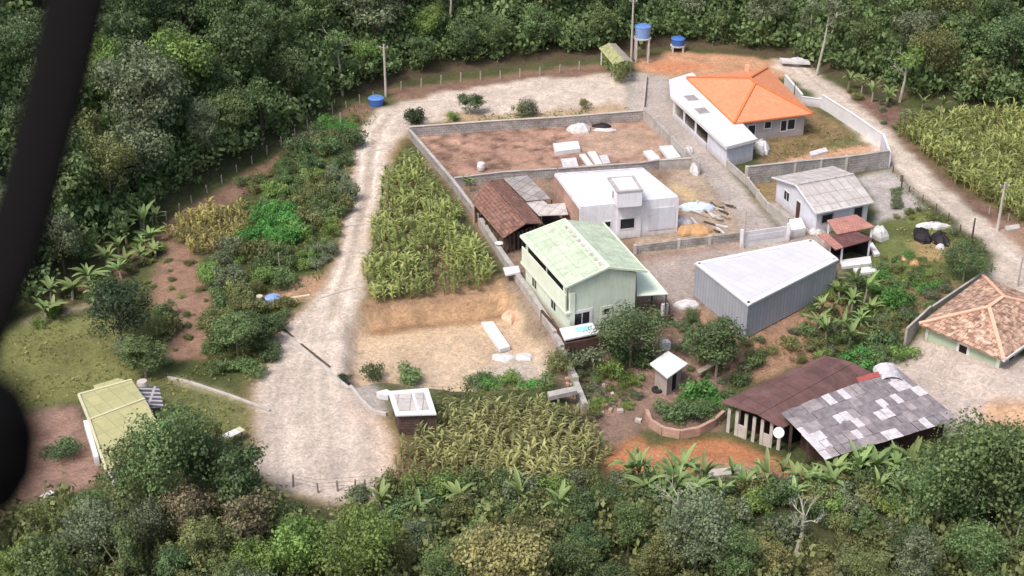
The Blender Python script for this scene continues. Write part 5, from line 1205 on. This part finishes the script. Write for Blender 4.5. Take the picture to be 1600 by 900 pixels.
Bq(580, 592, 1.1, 'dark', 'small dark bush beside the grey pad, leftmost by the brick cabin', k=1, hs=1.1); Bq(636, 598, 1.35, 'mid', 'mid-green bush behind the brick cabin roof', k=2); Bq(540, 596, .6, 'black', 'tiny dark bush at the edge of the turnaround', k=3)
for px, c_ in ((750, 'dark'), (775, 'bright'), (800, 'light'), (825, 'bright'), (848, 'mid')): Bq(px, 606+random.uniform(-3, 3), 1.35, c_, f'{LBL[c_]} low bush in the row above the olive crop field', group='low bushes above the olive crop field', hs=.7)
T(192, 548, 3, .98, 'black', 'very dark dense tree on the left slope', sz=.78)
T(228, 590, 0, .85, 'mid', 'mid-green tree just below the very dark tree on the left slope', sz=.55); T(205, 575, 2, .7, 'grey', 'grey-green small tree left of the brown bare patch', sz=.5); Bq(262, 525, 1.5, 'olive', 'olive bush beside the brown bare patch on the left slope', hs=1.1); Bq(255, 500, 1.3, 'mid', 'mid-green bush above the olive bush on the left slope')
Bq(90, 715, 2.0, 'dark', 'lone dark bush on the brown ground left of the yellow-green house', k=5, hs=.7)
T(372, 560, 1, .8, 'mid', 'broad mid-green tree left of the dirt turnaround', sz=.5); T(345, 540, 4, .6, 'olive', 'olive-green small tree beside the broad tree left of the turnaround', sz=.5); T(402, 540, 7, .6, 'dark', 'dark small tree at the road edge left of the turnaround', sz=.5)
# thicket left of the road
Z1 = [(555, 200), (552, 240), (545, 300), (538, 345), (520, 400), (490, 432), (430, 458), (380, 480), (340, 470), (325, 420), (395, 360), (395, 330), (440, 260), (500, 205), (560, 180)]
for i, p in enumerate(rand_in(Z1, 130, 1.2, 3)):
    u, v = proj(*p); n = vn(p.x, p.y, 5, 19)+random.uniform(-.2, .2)
    fol = 'bright' if (abs(u-420) < 45 and abs(v-360) < 28) or (u > 500 and v < 215) else ('dark' if n < .3 else 'mid' if n < .5 else 'olive' if n < .66 else 'light' if n < .8 else 'grey')
    put_bush(p, random.uniform(.7, 1.7), fol, f'{LBL[fol]} bush in the thicket left of the road', f'{LBL[fol]} bushes of the left thicket', hs=random.uniform(.8, 1.3))
Z1b = [(330, 480), (430, 480), (470, 480), (435, 530), (410, 590), (330, 585), (325, 500)]
for p in rand_in(Z1b, 22, 1.7, 6): put_bush(p, random.uniform(.9, 1.5), random.choice(['mid', 'olive', 'dark']), 'rounded bush on the slope left of the dirt turnaround', 'bushes on the slope left of the turnaround', hs=.9)
ZS = [(380, 292), (470, 235), (540, 190), (560, 182), (560, 205), (480, 250), (400, 310)]
for p in rand_in(ZS, 26, 1.3, 8): scrub(p, random.uniform(.7, 1.2), random.choice(['olive', 'mid', 'yellow']), 'low scrubby bush on the strip between thicket and forest', 'scrubby bushes beside the brown strip', hs=.8)
ZR = [(1410, 490), (1480, 450), (1440, 505), (1400, 530), (1300, 560), (1180, 580), (1150, 610), (1130, 600), (1160, 570), (1260, 530)]
for p in rand_in(ZR, 26, 1.5, 9): scrub(p, random.uniform(.7, 1.3), random.choice(['olive', 'mid', 'dark', 'grey']), 'low bush on the bank below the warehouse', 'low bushes on the bank below the warehouse', hs=.8)
ZG = [(1395, 300), (1440, 330), (1500, 370), (1530, 400), (1500, 420), (1450, 350), (1400, 345)]
for p in rand_in(ZG, 16, 1.4, 10): scrub(p, random.uniform(.4, .8), random.choice(['olive', 'mid', 'grey']), 'small garden shrub beside the right-hand dirt road', 'small shrubs beside the right-hand road', hs=.9)
ZE = [(1300, 130), (1400, 170), (1430, 190), (1440, 215), (1400, 215), (1330, 160)]
for p in rand_in(ZE, 9, 1.6, 14): scrub(p, random.uniform(.5, 1.0), random.choice(['olive', 'grey']), 'small scrub bush on the brown bank beside the upper right road', 'scrub on the brown bank', hs=.8)

ZM = [(905, 560), (1000, 575), (1010, 600), (985, 640), (930, 650), (890, 600)]
for p in rand_in(ZM, 30, .95, 41): scrub(p, random.uniform(.4, .9), random.choice(['light', 'olive', 'grey']), 'low shrub in the brown garden left of the diamond-roofed hut', 'low shrubs in the brown garden', hs=.8)
ZX = [(1040, 500), (1085, 490), (1160, 540), (1290, 470), (1300, 490), (1180, 575), (1130, 600), (1080, 590)]
for p in rand_in(ZX, 26, 1.2, 43): scrub(p, random.uniform(.4, .95), random.choice(['olive', 'mid', 'dark', 'grey']), hs=.8)
ZN = [(1060, 590), (1140, 600), (1135, 650), (1120, 640), (1080, 640), (1060, 625)]
for p in rand_in(ZN, 9, 1.2, 42): scrub(p, random.uniform(.6, 1.0), random.choice(['light', 'mid', 'bright']), 'leafy shrub between the diamond-roofed hut and the maroon barn', 'leafy shrubs beside the barn', hs=.9)
ZQ = [(1380, 400), (1440, 405), (1480, 440), (1440, 470), (1400, 500), (1370, 470), (1355, 430)]
for p in rand_in(ZQ, 26, 1.15, 51): fol = random.choice(['bright', 'mid', 'light', 'olive']); scrub(p, random.uniform(.5, 1.1), fol, f'{LBL[fol]} garden shrub between the white sheets and the terracotta-roofed house', f'{LBL[fol]} garden shrubs on the right', hs=.8)
ZW = [(1270, 470), (1330, 440), (1400, 500), (1410, 560), (1330, 580), (1260, 560)]
for p in rand_in(ZW, 30, 1.3, 52): fol = random.choice(['dark', 'mid', 'light', 'olive']); scrub(p, random.uniform(.7, 1.3), fol, f'{LBL[fol]} shrub among the banana plants right of the warehouse', f'{LBL[fol]} shrubs among the right bananas', hs=.9)
# --- banana plants
for i, (px, py) in enumerate([(118, 468), (130, 455), (150, 448), (172, 430), (180, 440), (200, 425), (215, 415), (190, 405), (222, 395), (240, 400), (228, 378), (212, 385), (248, 385), (235, 355), (250, 350), (160, 425), (140, 470), (60, 500), (75, 492), (95, 480)]):
    q_ = G(px+random.uniform(-14, 14), py+random.uniform(-12, 10)); b_ = put_banana(q_, random.uniform(.8, 1.35), 'banana plant with broad pale leaves on the left slope below the forest', 'banana plants on the left slope'); b_.scale.z *= .7
    scrub(G(px+random.uniform(-16, 16), py+random.uniform(-10, 14)), random.uniform(.6, 1.2), random.choice(['light', 'mid', 'olive']), hs=.8)
for px, py in [(1275, 520), (1290, 540), (1300, 500), (1315, 525), (1330, 490), (1345, 520), (1360, 500), (1325, 545), (1285, 490), (1310, 475), (1350, 475), (1370, 530), (1335, 465), (1300, 455)]:
    put_banana(G(px, py), random.uniform(.7, 1.0), 'banana plant between the warehouse and the terracotta-roofed house', 'banana plants right of the warehouse')
for i in range(20):
    px = 1130+i*17+random.uniform(-8, 8); py = random.uniform(735, 785)
    put_banana(G(px, py+15), random.uniform(.7, 1.0), 'banana plant with long arching leaves below the barn and patchwork shed', 'banana plants below the barn')
for i in range(14):
    put_banana(G(985+i*9+random.uniform(-8, 8), random.uniform(755, 790)), random.uniform(.9, 1.2), 'banana plant below the red earth, between the crop field and barn', 'banana plants below the red earth')
for i in range(6):
    put_banana(G(600+i*55+random.uniform(-8, 8), random.uniform(790, 830)), random.uniform(.8, 1.1), 'banana plant in the green belt below the olive crop field', 'banana plants below the olive crop field')
for px, py in [(1345, 150), (1362, 160), (1325, 140), (1440, 172), (1470, 180), (1500, 178), (1385, 165), (1560, 185)]:
    put_banana(G(px, py), random.uniform(.8, 1.0), 'banana plant along the forest edge above the right maize field', 'banana plants along the right forest edge')
for px, py in [(955, 120), (948, 108), (735, 300), (728, 292)]:
    put_banana(G(px, py), .6, 'small young banana plant beside a roof edge at the top bend' if py < 200 else 'small young palm-like plant behind the brown tiled shed', 'young plants by the top bend' if py < 200 else 'young plants behind the brown shed')

ZB = [(560, 778), (640, 770), (760, 770), (960, 765), (1090, 770), (1150, 745), (1280, 755), (1440, 770), (1440, 860), (1100, 870), (560, 850)]
for p in rand_in(ZB, 110, 1.5, 17):
    fol = random.choice(['mid', 'olive', 'light', 'dark', 'grey', 'olive']); put_bush(p, random.uniform(1.0, 1.7), fol, f'{LBL[fol]} bush in the belt below the crop field and the barn', f'{LBL[fol]} bushes of the lower belt', hs=random.uniform(.8, 1.3))
for k in range(15):
    fol = random.choice(['mid', 'olive', 'dark', 'light']); put_bush(G(1285+k*15+random.uniform(-5, 5), 752-k*2.6+random.uniform(-4, 6)), random.uniform(1.1, 1.6), fol, f'{LBL[fol]} bush against the front of the patchwork-roofed shed', f'{LBL[fol]} bushes in front of the patchwork shed', hs=random.uniform(1.0, 1.5))
for k in range(7): put_banana(G(1275+k*30+random.uniform(-8, 8), 768-k*3), random.uniform(.9, 1.15), 'banana plant standing directly in front of the patchwork-roofed shed', 'banana plants in front of the patchwork shed')
ZL = [(225, 420), (275, 380), (320, 420), (335, 560), (300, 590), (240, 560)]
for p in rand_in(ZL, 22, 1.2, 61): scrub(p, random.uniform(.3, .8), random.choice(['olive', 'mid', 'light']), hs=.6)
build_scrub()
# --- foreground forest: crowns below this line in the picture
FT = [(-200, 800), (0, 800), (60, 792), (150, 752), (175, 700), (215, 660), (260, 640), (330, 645), (375, 690), (400, 745), (450, 790), (520, 812), (600, 800), (640, 780), (700, 770), (760, 790), (850, 780), (950, 770), (1000, 790), (1050, 780), (1100, 800), (1150, 835), (1250, 850), (1380, 845), (1430, 740), (1470, 685), (1540, 665), (1600, 665), (1800, 680)]
ftx = [a for a, b in FT]; fty = [b for a, b in FT]
def in_front(u, v): return v > np.interp(u, ftx, fty)
rr_ = random.Random(31); fr = []; fu = []
heroes = [(262, 712, 3, 1.05, 'mid', 'big round green tree covering the right of the yellow-green house'), (325, 715, 0, .85, 'dark', 'dark green tree beside the narrow white bench'), (215, 745, 6, .95, 'mid', 'mid-green tree directly below the yellow-green roof'), (365, 745, 7, .9, 'dark', 'dark tree at the bottom left edge of the turnaround'), (1530, 735, 3, 1.2, 'mid', 'large mid-green tree right of the patchwork shed'), (1470, 765, 6, 1.0, 'mid', 'mid-green tree below the right corner of the patchwork shed'), (1590, 730, 1, 1.1, 'dark', 'dark green tree at the right edge beside the orange dirt'), (290, 800, 2, .9, 'brown', 'brownish leafless-looking tree in the lower left'), (380, 815, 7, .85, 'brown', 'brown-tinged tree right of the brownish tree in the lower left'), (820, 870, 0, 1.1, 'yellow', 'yellowish tree in the bottom centre'), (770, 880, 4, .95, 'yellow', 'smaller yellowish tree left of the bottom centre one'), (560, 860, 6, .95, 'light', 'light green tree in the bottom foreground left of centre'), (1090, 830, 3, .85, 'grey', 'grey-green tree with pale branches below the red earth')]
def place_crown(px, py, k, s):
    me, tm, ht, rad, zr = TREES[k]; hc = (ht-zr)*s; p = None; z = 0.0
    for _ in range(12): p = W(px, py, z+hc); z = float(hz(p.x, p.y))
    p.z = z; return p
for px, py, k, s, fol, lab in heroes:
    p = place_crown(px, py, k, s); fr.append(p); put_tree(p, k, s, fol, lab, bark='trunk_white' if fol in ('brown', 'grey') else 'trunk')
cnt = 0
for _ in range(14000):
    u = rr_.uniform(-60, 1660); v = rr_.uniform(660, 985); k = rr_.randrange(9); s = rr_.uniform(.48, .9); rp = TREES[k][3]*s*18.5
    ok = all(in_front(u+a*rp*.9, v-b*rp*.8) for a, b in ((0, 1), (.7, .7), (-.7, .7), (1, 0), (-1, 0)))
    if not ok: continue
    p = place_crown(u, v, k, s)
    if any((p.x-q.x)**2+(p.y-q.y)**2 < (2.0+1.6*s)**2 for q in fr): continue
    fr.append(p); n = vn(p.x, p.y, 6, 23)+rr_.uniform(-.3, .3)
    fol = 'dark' if n < .33 else 'mid' if n < .55 else 'olive' if n < .68 else 'grey' if n < .84 else rr_.choice(['light', 'brown', 'yellow'])
    side = 'on the left' if u < 530 else 'in the centre' if u < 1060 else 'on the right'
    put_tree(p, k, s, fol, f'{LBL[fol]} tree of the near forest at the bottom {side}', f'{LBL[fol]} near trees at the bottom {side}', 'forest_tree', sz=s*rr_.uniform(.85, 1.1)); cnt += 1
print('front trees', cnt)
for _ in range(6000):
    if len(fu) > 420: break
    u = rr_.uniform(-60, 1660); v = rr_.uniform(760, 1010)
    if in_front(u, v-28) and v > 785: fu.append(G(u, v)) if len(fu) < 421 else None
understorey('undergrowth', 'mixed green undergrowth filling the near forest along the bottom', fu, F['olive'], seed=2)
tall_tree(1240, 872, 4.0, None, 'bare dead tree with white forked branches near the bottom right', lean=(.4, 0))
tall_tree(1043, 850, 4.6, None, 'thin bare white-branched tree below the red earth', lean=(.6, 0))

# ================================================================== NEAR STRAP (out of focus, hanging beside the camera)
def campt(px, py, dist): return CAM+ray(px, py)*dist
h = thing('harness_strap', campt(60, 200, .8), 'thick black strap hanging out of focus close to the viewer at the left edge', 'strap')
mb = MB(); pts = [(150, -400, 46), (134, -200, 46), (119, 0, 48), (97, 100, 47), (71, 200, 46), (46, 300, 45), (16, 400, 46), (-28, 500, 48), (-76, 620, 50), (-140, 800, 50), (-200, 1000, 50)]
rings = []
for px, py, hw in pts:
    c = campt(px, py, .8); r = hw/FPX*.8; rings.append([c+Vector((math.cos(a)*r, math.sin(a)*r*.45, math.sin(a)*.0)) for a in np.linspace(0, 2*math.pi, 17)[:-1]])
for a, b in zip(rings, rings[1:]):
    for k in range(16): mb.poly([a[k], a[(k+1) % 16], b[(k+1) % 16], b[k]])
mb.build('webbing', M['strap'], h, True)
mb = MB(); c = campt(-32, 692, .33); n = 16; prof = [(.02, -1), (.5, -.87), (.85, -.5), (1, 0), (.88, .5), (.55, .85), (.02, 1)]
mb.lathe(c, [(a*100/FPX*.33, z*140/FPX*.33) for a, z in prof], n); tag(mb.build('strap_handle', M['strap'], None, True), 'rounded black handle blurred at the lower left edge', 'handle')
